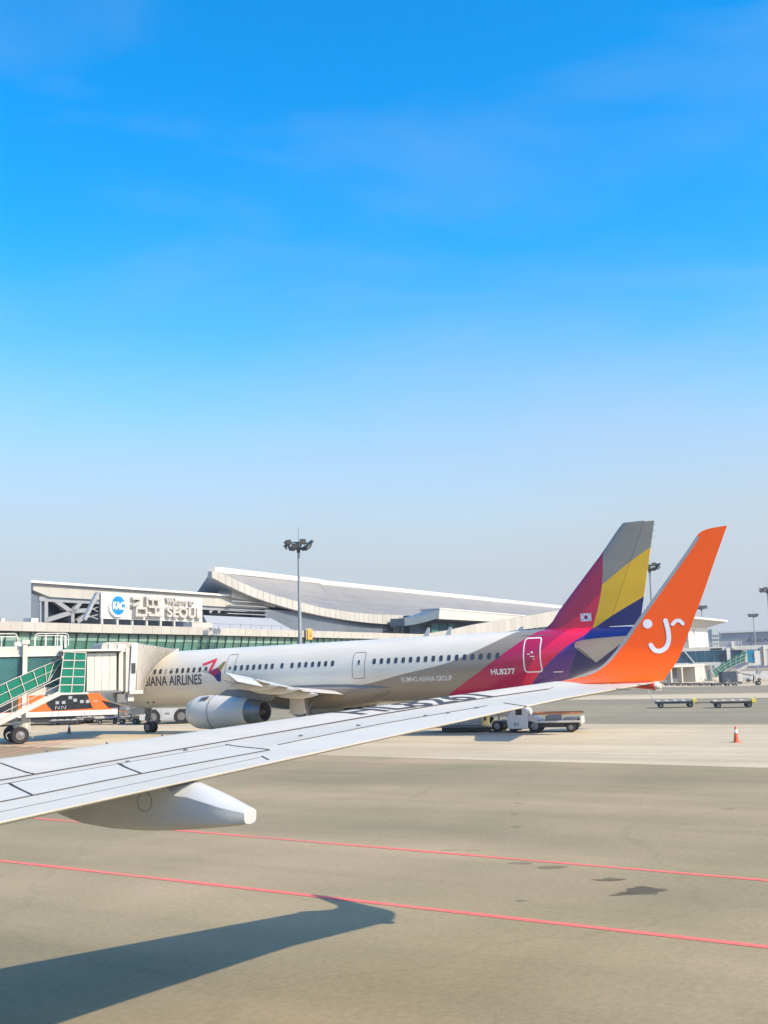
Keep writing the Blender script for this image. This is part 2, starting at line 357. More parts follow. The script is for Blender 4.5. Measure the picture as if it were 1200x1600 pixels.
# ------------------------------------------------------------------ ground
def sheet(name, pts, z, mt, kind='structure'):
    mb = MB(); mb.add([(p[0], p[1], z) for p in pts], [tuple(range(len(pts)))]); o = mb.build(name, mt); o['kind'] = kind; return o
S = 6000
sheet('ground', [(-S, -S), (S, -S), (S, S), (-S, S)], 0, 'asphalt')
def band(name, l0, l1, z, mt, n0=-60, n1=140):
    """strip between two lines a(n) given by two (a, n) points each"""
    def at(l, n): (a0, m0), (a1, m1) = l; return a0+(a1-a0)*(n-m0)/(m1-m0)
    pts = [T(at(l0, n0), n0), T(at(l1, n0), n0), T(at(l1, n1), n1), T(at(l0, n1), n1)]
    return sheet(name, pts, z, mt)
def ga(x, y): p = onG(x, y); q = np.array(p[:2]); return float(q @ eA), float(q @ eN)
la = (ga(430, 1178), ga(1200, 1200)); lb = (ga(940, 1131.5), ga(1200, 1134)); lb = ((lb[0][0], lb[0][1]), (lb[0][0]-1.2, lb[0][1]-20))
lc = ((126, 40), (125, 10)); ld = ((146, 40), (145, 10)); le = ((192, 40), (190, 10))
band('concrete_apron', la, lb, .004, 'concrete', -80, 84)
band('service_lane', lb, lc, .004, 'asphalt_dark', -80, 200)
band('concrete_strip', lc, ld, .004, 'concrete', -80, 84)
band('taxi_lane', ld, le, .004, 'asphalt_dark', -80, 84)
band('far_apron', le, ((420, 40), (420, 10)), .004, 'concrete', -80, 84)
def line(name, p, q, wd, mt, ext=(0, 0), z=.006):
    a = Vector((p[0], p[1], 0)); b = Vector((q[0], q[1], 0)); d = (b-a).normalized(); a -= d*ext[0]; b += d*ext[1]
    s_ = Vector((-d.y, d.x, 0))*wd/2
    return sheet(name, [a-s_, b-s_, b+s_, a+s_], z, mt)
line('red_line', onG(0, 1345), onG(1200, 1480), .165, 'paint_red', (40, 25))
line('red_line', onG(330, 1302), onG(1200, 1376), .15, 'paint_red', (45, 25))
for (p, q) in [((0, 1163), (112, 1151)), ((0, 1168.5), (122, 1152.5)), ((0, 1174), (128, 1154.5)), ((0, 1180), (95, 1162))]:
    line('red_hatching', onG(*p), onG(*q), .34, 'paint_pink', (3, 0), z=.010)

# ------------------------------------------------------------------ the wing we look along
B7 = radians(29)
WROT = pi-B7
wL = np.array([sin(B7), cos(B7), 0]); wF = np.array([-cos(B7), sin(B7), 0])
def Wp(l, F, z): return Vector(wL*l+wF*F)+Vector((0, 0, z))
wroot = Wp(.4, 9, 0)
wing = empty('aircraft_wing', (wroot.x, wroot.y, 2.4), WROT, 'white swept aircraft wing in the foreground with tall orange upturned winglet', 'wing')
LT = 15.6
def FLE(l): return 9.77-.54*(l-8.67)
def FTE(l): return (6.76-.227*(l-6.01)-.17*max(0, l-13.6)) if l > 3.8 else 7.26+.02*(3.8-l)
def zpl(l): return 2.86+.0848*(l-6.02)+.0009*max(0, l-11)**2*0
def upz(c, ch):   # upper surface height over the wing plane
    le = -.055*ch*max(0, 1-c/.05)**2
    return le + float(np.interp(c, [0, .05, .12, .2, .38, .55, .75, 1], [0, .014, .03, .023, -.022, -.026, -.01, 0]))
def loz(c, ch):
    return -.085*ch*(sin(pi*min(1, c**.62)))**.8 - .055*ch*max(0, 1-c/.05)**2 - .006
def Ws(l, c, dz=0):
    ch = FLE(l)-FTE(l); return Wp(l, FLE(l)-c*ch, zpl(l)+upz(c, ch)+dz)
def Wc(px, py):   # pixel -> (l, c) on the wing plane
    d = ray(px, py); nrm = np.array([0, 0, 1.])-.0848*wL; p0 = wL*6.02+np.array([0, 0, 2.86])
    P = CAM+d*((nrm @ (p0-CAM))/(nrm @ d)); l = float(P @ wL); F = float(P @ wF); return l, (FLE(l)-F)/(FLE(l)-FTE(l))
cs = [0, .004, .015, .035, .05, .08, .12, .16, .2, .3, .38, .46, .55, .65, .75, .88, 1]
rs = []
for l in [.4, 2, 4, 6, 8, 10, 12, 13.6, 14.5, LT+.03]:
    ch = FLE(l)-FTE(l)
    up = [Wp(l, FLE(l)-c*ch, zpl(l)+upz(c, ch)-.009) for c in cs]
    lo = [Wp(l, FLE(l)-c*ch, zpl(l)+loz(c, ch)) for c in cs[::-1]]
    rs.append(up+lo[:-1])
mb = MB(); mb.rings(rs); mb.build('wing_core', 'sealant', wing, smooth=True)
rs = []   # lower skin, one shell just under the core
mb = MB()
for l in [.4, 2, 4, 6, 8, 10, 12, 13.6, LT+.03]:
    ch = FLE(l)-FTE(l); rs.append([Wp(l, FLE(l)-c*ch, zpl(l)+loz(c, ch)-.006) for c in cs])
n_ = len(cs); mb.add([q for r in rs for q in r], [(k*n_+i, k*n_+i+1, (k+1)*n_+i+1, (k+1)*n_+i) for k in range(len(rs)-1) for i in range(n_-1)])
mb.build('lower_skin', 'fairing_grey', wing, smooth=True)
def wpanel(name, l0_, l1_, c0, c1, mt='wing_panel', th=.012, gap=.011, nl=8, nc=5, raise_=0., gl_=0.):
    """a skin panel between span stations l0..l1; c0, c1 are chord fractions, each a number or (at l0, at l1)"""
    f0 = c0 if isinstance(c0, tuple) else (c0, c0); f1 = c1 if isinstance(c1, tuple) else (c1, c1)
    l0t = l0_ if isinstance(l0_, tuple) else (l0_, l0_); l1t = l1_ if isinstance(l1_, tuple) else (l1_, l1_)
    def at(u, v, dz):
        l0 = l0t[0]+(l0t[1]-l0t[0])*v; l1 = l1t[0]+(l1t[1]-l1t[0])*v
        l = l0+gl_+(l1-l0-2*gl_)*u; ch = FLE(l)-FTE(l)
        a = f0[0]+(f0[1]-f0[0])*u+(gap/ch if max(f0) > .001 else 0); b = f1[0]+(f1[1]-f1[0])*u-(gap/ch if min(f1) < .999 else 0)
        if a == 0: vv = v**1.8
        else: vv = v
        return Ws(l, a+(b-a)*vv, dz)
    mb = MB(); nu, nv = nl, nc
    top = [at(i/nu, j/nv, raise_*(j/nv)) for i in range(nu+1) for j in range(nv+1)]
    bot = [at(i/nu, j/nv, -th) for i in range(nu+1) for j in range(nv+1)]
    N = len(top); q = lambda i, j: i*(nv+1)+j
    fs = [(q(i, j), q(i+1, j), q(i+1, j+1), q(i, j+1)) for i in range(nu) for j in range(nv)]
    fs += [tuple(N+x for x in f[::-1]) for f in fs]
    for i in range(nu): fs += [(q(i, 0), N+q(i, 0), N+q(i+1, 0), q(i+1, 0)), (q(i, nv), q(i+1, nv), N+q(i+1, nv), N+q(i, nv))]
    for j in range(nv): fs += [(q(0, j), q(0, j+1), N+q(0, j+1), N+q(0, j)), (q(nu, j), N+q(nu, j), N+q(nu, j+1), q(nu, j+1))]
    mb.add(top+bot, fs); return mb.build(name, mt, wing, smooth=True)
# seam fractions read on the wing plane
cA0 = Wc(0, 1216)[1]; cA1 = Wc(420, 1144)[1]; cA2 = Wc(700, 1100)[1]
lA = [Wc(0, 1216)[0], Wc(420, 1144)[0], Wc(856, 1074)[0]]
def interp(l, pts):
    return float(np.interp(l, [p[0] for p in pts], [p[1] for p in pts]))
SA = sorted([Wc(0, 1216), Wc(210, 1180), Wc(420, 1144), Wc(640, 1107), Wc(856, 1075)])
SB = sorted([Wc(0, 1222), Wc(182, 1190), Wc(353, 1161)])
SC = sorted([Wc(0, 1252), Wc(221, 1207), Wc(420, 1171)])
SD = sorted([Wc(435, 1162), Wc(600, 1128), Wc(787, 1097)])
SE = sorted([Wc(0, 1268), Wc(420, 1180)])
print('SA', SA, 'SB', SB, 'SC', SC, 'SD', SD, 'SE', SE)
fa = lambda l: interp(l, SA) if l > SA[0][0] else SA[0][1]
fb = lambda l: interp(l, SB); fc = lambda l: interp(l, SC); fd = lambda l: interp(l, SD)
lend = SA[-1][0]
# leading edge slats and forward skin
ls = [.5, 3.2, 6.6, 8.3, 11.9, lend]
for l0, l1 in zip(ls[:-1], ls[1:]): wpanel('leading_edge_panel', l0, l1, 0, (fa(l0), fa(l1)), 'wing_white', nl=10, nc=14, gap=.009 if l0 < 8 else .003)
wpanel('tip_skin', lend, LT+.02, 0, 1, 'wing_white', nl=4, nc=16, gap=.0)
# narrow strip, spoilers, aft skin and flap
e1 = Wc(353, 1160)[0]; s1 = Wc(16, 1220)[0]; s2 = Wc(184, 1189)[0]
spo = [.5, 2.6, s1, s2, e1]
lo_ = Wc(409, 1183)[0]; spb = {.5: .5, 2.6: 2.2, s1: Wc(51, 1241)[0], s2: Wc(221, 1207)[0], e1: Wc(420, 1170)[0]}
for l0, l1 in zip(spo[:-1], spo[1:]):
    wpanel('hinge_strip', l0, l1, (fa(l0), fa(l1)), (fb(l0), fb(l1)), 'wing_white', nl=5, nc=2, gap=.006)
    m0, m1 = spb[l0], spb[l1]
    wpanel('spoiler', (l0, m0), (l1, m1), (fb(l0), fb(l1)), (fc(m0), fc(m1)), 'wing_panel', nl=6, nc=4, gap=.01, gl_=.008)
    wpanel('flap_panel', m0, m1, (fc(m0), fc(m1)), 1, 'wing_white', nl=6, nc=5, gap=.004)
# outboard: skin ahead of the aileron, aileron, trim tab
a1 = Wc(435, 1162)[0]; a2 = Wc(805, 1101)[0]
fd0, fd1 = fd(a1), fd(a2)
wpanel('outer_skin', (e1, spb[e1]), a2, (fa(e1), fa(a2)), (fd(e1) if 0 else fd0, fd1), 'wing_white', nl=10, nc=4, gap=.006)
amid = (e1+a2)/2
wpanel('aileron_tab', spb[e1], amid, fd0, 1, 'wing_panel', nl=6, nc=4, gap=.008)
wpanel('aileron', amid, a2, (fd0, fd1), 1, 'wing_panel', nl=6, nc=4, gap=.008)
wpanel('tip_trailing_panel', a2, lend, (fa(a2), fa(lend)), 1, 'wing_white', nl=3, nc=8, gap=.004)
def seal(name, l0, l1, f0, f1, wd=.03, ht=.012, n=10):
    mb = MB(); rs_ = []
    for k in range(n+1):
        l = l0+(l1-l0)*k/n; c = f0+(f1-f0)*k/n if not callable(f0) else f0(l); ch = FLE(l)-FTE(l); e = wd/2/ch
        rs_.append([Ws(l, c-e, -.004), Ws(l, c-e*.6, ht*.8), Ws(l, c+e*.9, ht), Ws(l, c+e, -.004)])
    mb.rings(rs_); return mb.build(name, 'sealant', wing)
def seal_c(name, p, q, wd=.015, ht=.005):
    (l0, c0), (l1, c1) = p, q; mb = MB(); rs_ = []
    for k in range(7):
        l = l0+(l1-l0)*k/6; c = c0+(c1-c0)*k/6; rs_.append([Ws(l-wd/2, c, -.004), Ws(l-wd/2, c, ht), Ws(l+wd/2, c, ht), Ws(l+wd/2, c, -.004)])
    mb.rings(rs_); return mb.build(name, 'sealant', wing)
seal('seal_strip', .6, lend, fa, 0, .04, .010, 16)
seal('seal_strip', .6, e1, fb, 0, .02, .003, 10)
seal('seal_strip', .6, Wc(420, 1171)[0], fc, 0, .035, .008, 10)
seal('seal_strip', .6, lo_, lambda l: interp(l, SE), 0, .012, .003, 10)
seal('seal_strip', a1, a2, fd, 0, .025, .007, 10)
for p, q in [((16, 1220), (51, 1241)), ((184, 1189), (221, 1207)), ((353, 1160), (420, 1170)), ((409, 1181), (420, 1187)), ((787, 1097), (823, 1104)), ((0, 1196), (55, 1206)), ((856, 1075), (864, 1073))]:
    seal_c('seal_strip', Wc(*p), Wc(*q))
# small hinge brackets along the aileron line and the leading edge bolts
for (px, py) in [(470, 1147), (560, 1131), (665, 1117), (700, 1113), (745, 1105), (200, 1187), (290, 1169)]:
    l, c = Wc(px, py); p = Ws(l, c, .004); mb = MB(); mb.lathe([(.0, .014), (.016, .012), (.03, 0), (.03, -.01)], p, n=10); mb.build('hinge_fastener', 'line_grey', wing)
for (px, py) in [(70, 1174), (157, 1161), (238, 1149)]:
    l, c = Wc(px, py+2); p = Ws(l, .03, 0); mb = MB(); mb.lathe([(.0, .05), (.012, .045), (.02, 0), (.02, -.02)], p, n=8); mb.build('vortex_stud', 'line_grey', wing)
# registration on the upper skin
l0, c0 = Wc(531, 1116); l1, c1 = Wc(735, 1088)
P0 = (l0, FLE(l0)-c0*(FLE(l0)-FTE(l0)))
# baseline (aft ends of the strokes) runs outward; strokes point forward
qa = Wc(547, 1117); qb = Wc(757, 1087); qc = Wc(516, 1113)
def lF(q): return q[0], FLE(q[0])-q[1]*(FLE(q[0])-FTE(q[0]))
A_, B_, C_ = lF(qa), lF(qb), lF(qc)
wid = sqrt((B_[0]-A_[0])**2+(B_[1]-A_[1])**2); bd = ((B_[0]-A_[0])/wid, (B_[1]-A_[1])/wid)
hgt = .52; print('reg', A_, B_, C_, wid, hgt)
def regmap(u, v, t):
    l = A_[0]+bd[0]*u; F = A_[1]-.18+bd[1]*u+v*1.0; c = (FLE(l)-F)/(FLE(l)-FTE(l)); return Ws(l, c, .004)
text_part('registration_lettering', 'HL8261', 'letter_grey', wing, regmap, wid, hgt, bold=.018, cuts=5)
# flap track fairing under the trailing edge
lf = 7.9
def onL(px, py, l): d = ray(px, py); t = l/(d @ wL); P = CAM+d*t; return float(P @ wF), float(P[2])
topo = [onL(x, y, lf) for x, y in [(20, 1225), (110, 1215), (200, 1205), (262, 1200), (297, 1217), (345, 1239), (375, 1254), (391, 1262)]]
boto = [onL(x, y, lf-.2) for x, y in [(20, 1262), (66, 1273), (110, 1290), (160, 1299), (215, 1303), (280, 1301), (350, 1295), (391, 1289)]]
Fs = np.linspace(topo[0][0], topo[-1][0], 26)
tF = [t[0] for t in topo][::-1]; tz = [t[1] for t in topo][::-1]; bF = [t[0] for t in boto][::-1]; bz = [t[1] for t in boto][::-1]
rs = []
for F in Fs:
    zt = float(np.interp(F, tF, tz)); zb = float(np.interp(F, bF, bz)); zt = max(zt, zb+.03)
    zt = max(zb+.03, min(zt, zpl(lf)-.03)) if F > FTE(lf)-.03 else zt
    k = (F-Fs[-1])/(Fs[0]-Fs[-1]); hw = .16*min(1, .55+6*k)*min(1, (1-k)*2.2+.15)
    chf = .45 if F < FTE(lf)+.25 else .8
    ring = [Wp(lf+hw*cx_, F, (zt+zb)/2+(zt-zb)/2*cz_) for cx_, cz_ in [(-1, chf), (-1, 0), (-.97, -.45), (-.85, -.75), (-.55, -.94), (0, -1), (.55, -.94), (.85, -.75), (.97, -.45), (1, 0), (1, chf), (.72, chf+.55*(1-chf)), (.3, .98), (0, 1), (-.3, .98), (-.72, chf+.55*(1-chf))]]
    rs.append(ring)
mb = MB(); mb.rings(rs); ff = mb.build('flap_track_fairing', 'fairing_grey', wing, smooth=True)
Fh, zh = onL(226, 1253, lf-.16); 
mb = MB(); mb.path([Wp(lf-.16, Fh+.085*cos(2*pi*k/28), zh+.085*sin(2*pi*k/28)) for k in range(29)], .0035, 5)
mb.build('access_ring', 'mid_metal', ff)
mb = MB(); mb.rings([[Vector(q) for q in rs[0]], [Vector(q)*1 for q in rs[0]]]) if 0 else None
# inner fairing further up the wing, seen only from other places
rs2 = [[Vector(q)+Vector(wL)*-3.6+Vector(wF)*.35+Vector((0, 0, -.3)) for q in r] for r in rs]
mb = MB(); mb.rings(rs2); mb.build('flap_track_fairing', 'fairing_grey', wing, smooth=True)

# winglet: a blended curve, then a canted blade
RW, ZT, TH = .78, zpl(LT), radians(73)
LK, ZK = LT+RW*sin(TH), ZT+RW*(1-cos(TH))
def gz(z):
    if z < ZT: return LT-(ZT-z)/.0848
    if z < ZK: return LT+RW*sin(math.acos(1-(z-ZT)/RW))
    return LK+(z-ZK)/tan(TH)
def onWL(px, py, off=0.):
    d = ray(px, py); l = 16.
    for _ in range(80):
        t = l/(d @ wL); z = CH+t*d[2]; l = .5*l+.5*(gz(z)+off)
    P = CAM+d*t; return float(P @ wF), float(P[2])
LEp = [onWL(*q) for q in [(885, 1063), (915, 1056.5), (940, 1042), (960, 1020), (985, 985), (1020, 935), (1060, 880), (1083, 846), (1091, 834), (1098, 829), (1110, 825), (1136, 821)]]
TEp = [onWL(*q) for q in [(1018, 1071), (1040, 1055), (1057, 1036), (1080.7, 975), (1098, 930), (1115, 880), (1136, 821)]]
def chaikin(P, n=2):
    for _ in range(n):
        Q = [P[0]]
        for a, b in zip(P[:-1], P[1:]): Q += [(a[0]*.75+b[0]*.25, a[1]*.75+b[1]*.25), (a[0]*.25+b[0]*.75, a[1]*.25+b[1]*.75)]
        P = Q+[P[-1]]
    return P
LEp, TEp = chaikin(LEp), chaikin(TEp)
LEz = [p[1] for p in LEp]; LEf = [p[0] for p in LEp]; TEz = [p[1] for p in TEp]; TEf = [p[0] for p in TEp]
print('LEp', [(round(a, 2), round(b, 2)) for a, b in LEp], 'TEp', [(round(a, 2), round(b, 2)) for a, b in TEp])
ztop = LEz[-1]
zr_ = ztop-.14; zs = [ZT+.0005+(LEz[0]-ZT)*.5] + list(np.linspace(LEz[0], ZK, 14))+list(np.linspace(ZK, zr_, 9))[1:]+list(np.linspace(zr_, ztop-.003, 12))[1:]
def wl_lf(z):
    if z < LEz[0]: k = max(0, (z-ZT)/(LEz[0]-ZT)); return FLE(LT)+(LEf[0]-FLE(LT))*k
    return float(np.interp(z, LEz, LEf))
def wl_tf(z):
    if z < TEz[0]: return FTE(LT)
    return float(np.interp(z, TEz, TEf))
def wln(z):   # inward-up normal in (l, z)
    if z < ZK: a = math.acos(max(-1, min(1, 1-(max(z, ZT)-ZT)/RW)))
    else: a = TH
    return -sin(a), cos(a)
def WLs(z, c, dn=0.):
    nl_, nz_ = wln(z); F = wl_lf(z)+(wl_tf(z)-wl_lf(z))*c; return Wp(gz(z)+nl_*dn, F, z+nz_*dn)
def half(c): return (2.6*(sqrt(max(c, 0))*.2969-.126*c-.3516*c*c+.2843*c**3-.1036*c**4))
cw = [0, .01, .03, .07, .13, .22, .35, .5, .65, .8, .92, 1]
rs = []
for z in [ZT+.0002]+zs:
    ch = wl_lf(z)-wl_tf(z); th = .085*min(1, ch)
    inn = [WLs(z, c, 0) for c in cw]; out = [WLs(z, c, -th*half(c)*2-.004) for c in cw[::-1]]
    rs.append(inn+out[:-1])
mb = MB(); mb.rings(rs); wl = mb.build('winglet', 'orange', wing, smooth=True)
mb = MB(); N_ = 5   # bare metal leading edge wrapped over the inner face
cE = lambda z: .012+.06/max(.3, (wl_lf(z)-wl_tf(z)))*(1.0 if z > 4.2 else .75)
zz = [z for z in zs if z > ZT+.04 and z < zr_+.005]
rs = []
for z in zz:
    ce = cE(z); ch = wl_lf(z)-wl_tf(z); th = .085*min(1, ch)
    rs.append([WLs(z, ce*k/5, .004) for k in range(5, -1, -1)]+[WLs(z, ce*k/5, -th*half(ce*k/5)*2-.009) for k in range(0, 6)])
n_ = len(rs[0]); mb.add([q for r in rs for q in r], [(k*n_+i, k*n_+i+1, (k+1)*n_+i+1, (k+1)*n_+i) for k in range(len(rs)-1) for i in range(n_-1)])
mb.build('leading_edge_strip', 'bare_alu', wl, smooth=True)
def stroke_on(pixels, wpx, on, place, name, mt, parent, capn=6):
    """rounded stroke through pixel points, laid on a surface"""
    P = [np.array(p, float) for p in pixels]
    Q = []
    for i in range(len(P)-1):
        for k in range(6): 
            p0 = P[max(0, i-1)]; p1 = P[i]; p2 = P[i+1]; p3 = P[min(len(P)-1, i+2)]; t = k/6
            Q.append(.5*((2*p1)+(-p0+p2)*t+(2*p0-5*p1+4*p2-p3)*t*t+(-p0+3*p1-3*p2+p3)*t**3))
    Q.append(P[-1]); L_, R_ = [], []
    for i, q in enumerate(Q):
        d = Q[min(len(Q)-1, i+1)]-Q[max(0, i-1)]; d /= np.linalg.norm(d); nn = np.array([-d[1], d[0]])*wpx/2; L_.append(q+nn); R_.append(q-nn)
    def capp(c, d, s): 
        d = d/np.linalg.norm(d); nn = np.array([-d[1], d[0]]); return [c+wpx/2*(nn*cos(pi*k/capn)+d*sin(pi*k/capn))*1 for k in range(1, capn)]
    e = capp(Q[-1], Q[-1]-Q[-2], 1); b = capp(Q[0], Q[0]-Q[1], 1)
    verts = L_+R_; n = len(Q); fs = [(i, i+1, n+i+1, n+i) for i in range(n-1)]
    k0 = len(verts); verts += e; fs.append([n-1]+list(range(k0, k0+len(e)))+[2*n-1])
    k1 = len(verts); verts += b; fs.append([n]+list(range(k1, k1+len(b)))+[0])
    mb = MB(); mb.add([place(*on(*v)) for v in verts], fs); return mb.build(name, mt, parent)
def WLplace(F, z): nl_, nz_ = wln(z); return Wp(gz(z)+nl_*.005, F, z+nz_*.005)
stroke_on([(1040, 970), (1044, 985), (1045, 1000), (1040.5, 1012), (1031, 1017.5), (1022.5, 1015.5), (1017, 1008)], 7.2, onWL, WLplace, 'smile_stroke', 'white_ink', wl)
stroke_on([(1051, 975.5), (1056, 970.5), (1062, 970), (1067, 974.5)], 5.6, onWL, WLplace, 'wink_stroke', 'white_ink', wl)
mb = MB(); mb.add([WLplace(*onWL(1012+7.4*cos(2*pi*k/28), 975+7.2*sin(2*pi*k/28))) for k in range(28)], [tuple(range(28))]); mb.build('eye_dot', 'white_ink', wl)
# tip tail: red fairing with lamp housing at the foot of the winglet
p0 = WLs(ZT+.03, .82, -.02); p1 = WLs(ZT+.03, 1.0, 0)
fa_, za_ = onWL(1017, 1071)
mb = MB(); rs = []
for k, (F_, w__, h_) in enumerate([(fa_+.72, .02, .01), (fa_+.4, .09, .045), (fa_+.15, .11, .06), (fa_+.07, .1, .055)]):
    rs.append([Wp(LT-.06+w__*cos(2*pi*i/12), F_, ZT-.03-.035*(k/3)+h_*sin(2*pi*i/12)) for i in range(12)])
mb.rings(rs); mb.build('tip_tail_fairing', 'orange_red', wl, smooth=True)
mb = MB(); mb.rings([[Wp(LT-.06+w__*cos(2*pi*i/12), F_, ZT-.065+h_*sin(2*pi*i/12)) for i in range(12)] for F_, w__, h_ in [(fa_+.068, .098, .053), (fa_+.03, .09, .05), (fa_+.0, .05, .03)]]); mb.build('position_lamp', 'cream', wl, smooth=True)
for k, dl in enumerate((-.9, -.45)):
    l = LT+dl; p = Wp(l, FTE(l), zpl(l)); mb = MB(); mb.tube(p, p+Vector(wF)*-.2+Vector((0, 0, -.02)), .006, .003, 6); mb.build('static_wick', 'line_grey', wing)

# ------------------------------------------------------------------ the parked airliner
AO = Vector((-17.81, 82.42, 0)); APITCH = .0101
plane = empty('parked_airliner', AO, 0, 'white airliner with taupe, magenta, purple and yellow tail parked at the jet bridge', 'airplane', rot=(0, APITCH, pi-HD))
AM = MW[plane.name]
SEC = [(0, 3.22, .06, .06), (.25, 3.24, .5, .45), (.6, 3.28, .78, .72), (1.2, 3.38, 1.12, 1.1), (2, 3.52, 1.42, 1.42), (3, 3.66, 1.7, 1.74), (4, 3.76, 1.86, 1.93), (5.2, 3.81, 1.95, 2.04),
       (6.5, 3.83, 1.975, 2.07), (30.5, 3.83, 1.975, 2.07), (32.5, 3.87, 1.96, 2.03), (34.5, 3.99, 1.88, 1.91), (36.5, 4.17, 1.72, 1.73), (38.5, 4.4, 1.47, 1.48), (40.5, 4.68, 1.12, 1.15), (42.5, 5.0, .74, .78), (43.9, 5.25, .42, .46), (44.5, 5.36, .2, .22)]
SS = [s[0] for s in SEC]
def sec(s): return tuple(float(np.interp(s, SS, [q[k] for q in SEC])) for k in (1, 2, 3))
def fy(s, z, off=0):
    zc, hw, hh = sec(s); t = max(-1, min(1, (z-zc)/hh)); return hw*sqrt(max(0, 1-t*t))+off
def Al(s, y, z): return (5.07-s, y, z)      # local: x forward from the nose gear, y left
AMi = AM.inverted()
def onA(px, py, y=None):
    """pixel -> (station, z) on the left side of the fuselage or on a plane y = const"""
    o = AMi @ Vector(CAM); d = AMi.to_3x3() @ Vector(ray(px, py)); yy = 1.9 if y is None else y
    for _ in range(12):
        t = (yy-o.y)/d.y; p = o+d*t
        if y is None: yy = .5*yy+.5*max(.4, fy(5.07-p.x, p.z))
        else: break
    return 5.07-p.x, p.z
def abuild(mb, name, mt, parent=plane, smooth=False, bevel=0): return mb.build(name, mt, parent, smooth, world=False, bevel=bevel)
# livery
def nodes_livery(name, base, layers, rough=.28, coat=.3, dirt=True):
    """layers: (axis, pts, colour): colour where s > curve(z) (axis 's') or z < curve(s) (axis 'z<') ..."""
    mm = bpy.data.materials.new(name); mm.use_nodes = True; n = mm.node_tree.nodes; l = mm.node_tree.links
    b = n['Principled BSDF']; b.inputs['Roughness'].default_value = rough; b.inputs['Coat Weight'].default_value = coat; b.inputs['Coat Roughness'].default_value = .1
    tc = n.new('ShaderNodeTexCoord'); sp = n.new('ShaderNodeSeparateXYZ'); l.new(tc.outputs['Object'], sp.inputs[0])
    def math_(op, a, b_=None):
        x = n.new('ShaderNodeMath'); x.operation = op
        for i, q in enumerate((a, b_)):
            if q is None: continue
            if isinstance(q, (int, float)): x.inputs[i].default_value = q
            else: l.new(q, x.inputs[i])
        return x.outputs[0]
    sN = math_('DIVIDE', math_('SUBTRACT', 5.07, sp.outputs[0]), 50.); zN = math_('DIVIDE', sp.outputs[2], 13.)
    def curve(inp, pts):
        c = n.new('ShaderNodeFloatCurve'); cm = c.mapping; cu = cm.curves[0]
        pts = sorted(pts)
        p0, p1 = pts[0], pts[-1]
        sl0 = (pts[1][1]-p0[1])/(pts[1][0]-p0[0]); sl1 = (p1[1]-pts[-2][1])/(p1[0]-pts[-2][0])
        full = [(p0[0]-.08, p0[1]-.08*sl0)]+pts+[(p1[0]+.08, p1[1]+.08*sl1)]
        cm.use_clip = False
        while len(cu.points) < len(full): cu.points.new(.5, .5)
        for q, (x, y) in zip(cu.points, full): q.location = (x, y); q.handle_type = 'AUTO'
        cm.extend = 'EXTRAPOLATED'; cm.update(); l.new(inp, c.inputs['Value']); return c.outputs[0]
    col = None
    rgb = n.new('ShaderNodeRGB'); rgb.outputs[0].default_value = (*base, 1); col = rgb.outputs[0]
    masks = {}
    for key, axis, pts, colr, also in layers:
        if axis == 's': mk = math_('GREATER_THAN', sN, curve(zN, [(z/13., s/50.) for s, z in pts]))
        else:
            cz = curve(sN, [(s/50., z/13.) for s, z in pts]); mk = math_('LESS_THAN', zN, cz) if axis == 'z<' else math_('GREATER_THAN', zN, cz)
        for a_ in also:
            mk = math_('MULTIPLY', mk, masks[a_] if not a_.startswith('!') else math_('SUBTRACT', 1., masks[a_[1:]]))
        masks[key] = mk
        if colr is None: continue
        mx = n.new('ShaderNodeMix'); mx.data_type = 'RGBA'; l.new(mk, mx.inputs[0]); l.new(col, mx.inputs[6]); mx.inputs[7].default_value = (*colr, 1); col = mx.outputs[2]
    nz = n.new('ShaderNodeTexNoise'); nz.inputs['Scale'].default_value = .8; nz.inputs['Detail'].default_value = 6
    mp = n.new('ShaderNodeMapping'); mp.inputs['Scale'].default_value = (.35, 1, 1.4); l.new(tc.outputs['Object'], mp.inputs[0]); l.new(mp.outputs[0], nz.inputs['Vector'])
    rp = n.new('ShaderNodeValToRGB'); rp.color_ramp.elements[0].position = .3; rp.color_ramp.elements[1].position = .65
    rp.color_ramp.elements[0].color = (.9, .9, .89, 1); rp.color_ramp.elements[1].color = (1, 1, 1, 1); l.new(nz.outputs[0], rp.inputs[0])
    mx = n.new('ShaderNodeMix'); mx.data_type = 'RGBA'; mx.blend_type = 'MULTIPLY'; mx.inputs[0].default_value = 1; l.new(col, mx.inputs[6]); l.new(rp.outputs[0], mx.inputs[7])
    l.new(mx.outputs[2], b.inputs['Base Color']); M[name] = mm
MAG, RED, PUR, NAVY, TAU, YEL = (.47, .012, .082), (.8, .018, .085), (.10, .03, .25), (.010, .02, .15), (.30, .255, .205), (1, .56, .02)
b1 = [onA(x, y) for x, y in [(517, 1079), (567, 1070), (631, 1053), (698, 1036), (730, 1023), (771, 1004), (794, 993)]]
b2 = [onA(x, y) for x, y in [(707, 1081), (740, 1056), (781, 1025), (822, 997)]]
b3 = [onA(x, y) for x, y in [(817, 1066), (844, 1019), (868, 998)]]
b4 = [onA(x, y) for x, y in [(833, 1066), (853, 1040), (887, 1009), (915, 991)]]
b5 = [onA(x, y) for x, y in [(889, 1060), (896, 1032), (914, 994)]]
def zs_clean(p):  # keep z strictly rising
    p = sorted(p, key=lambda q: q[1]); return p
nodes_livery('fuselage_livery', (.8, .74, .625), [('a', 's', zs_clean(b1), TAU, []), ('b', 's', zs_clean(b2), MAG, []), ('c', 's', zs_clean(b3), RED, []), ('d', 's', zs_clean(b4), PUR, []), ('e', 's', zs_clean(b5), NAVY, [])])
f1 = [onA(x, y, .1) for x, y in [(945, 845), (943, 860), (941, 914), (935, 949), (925.5, 984)]]
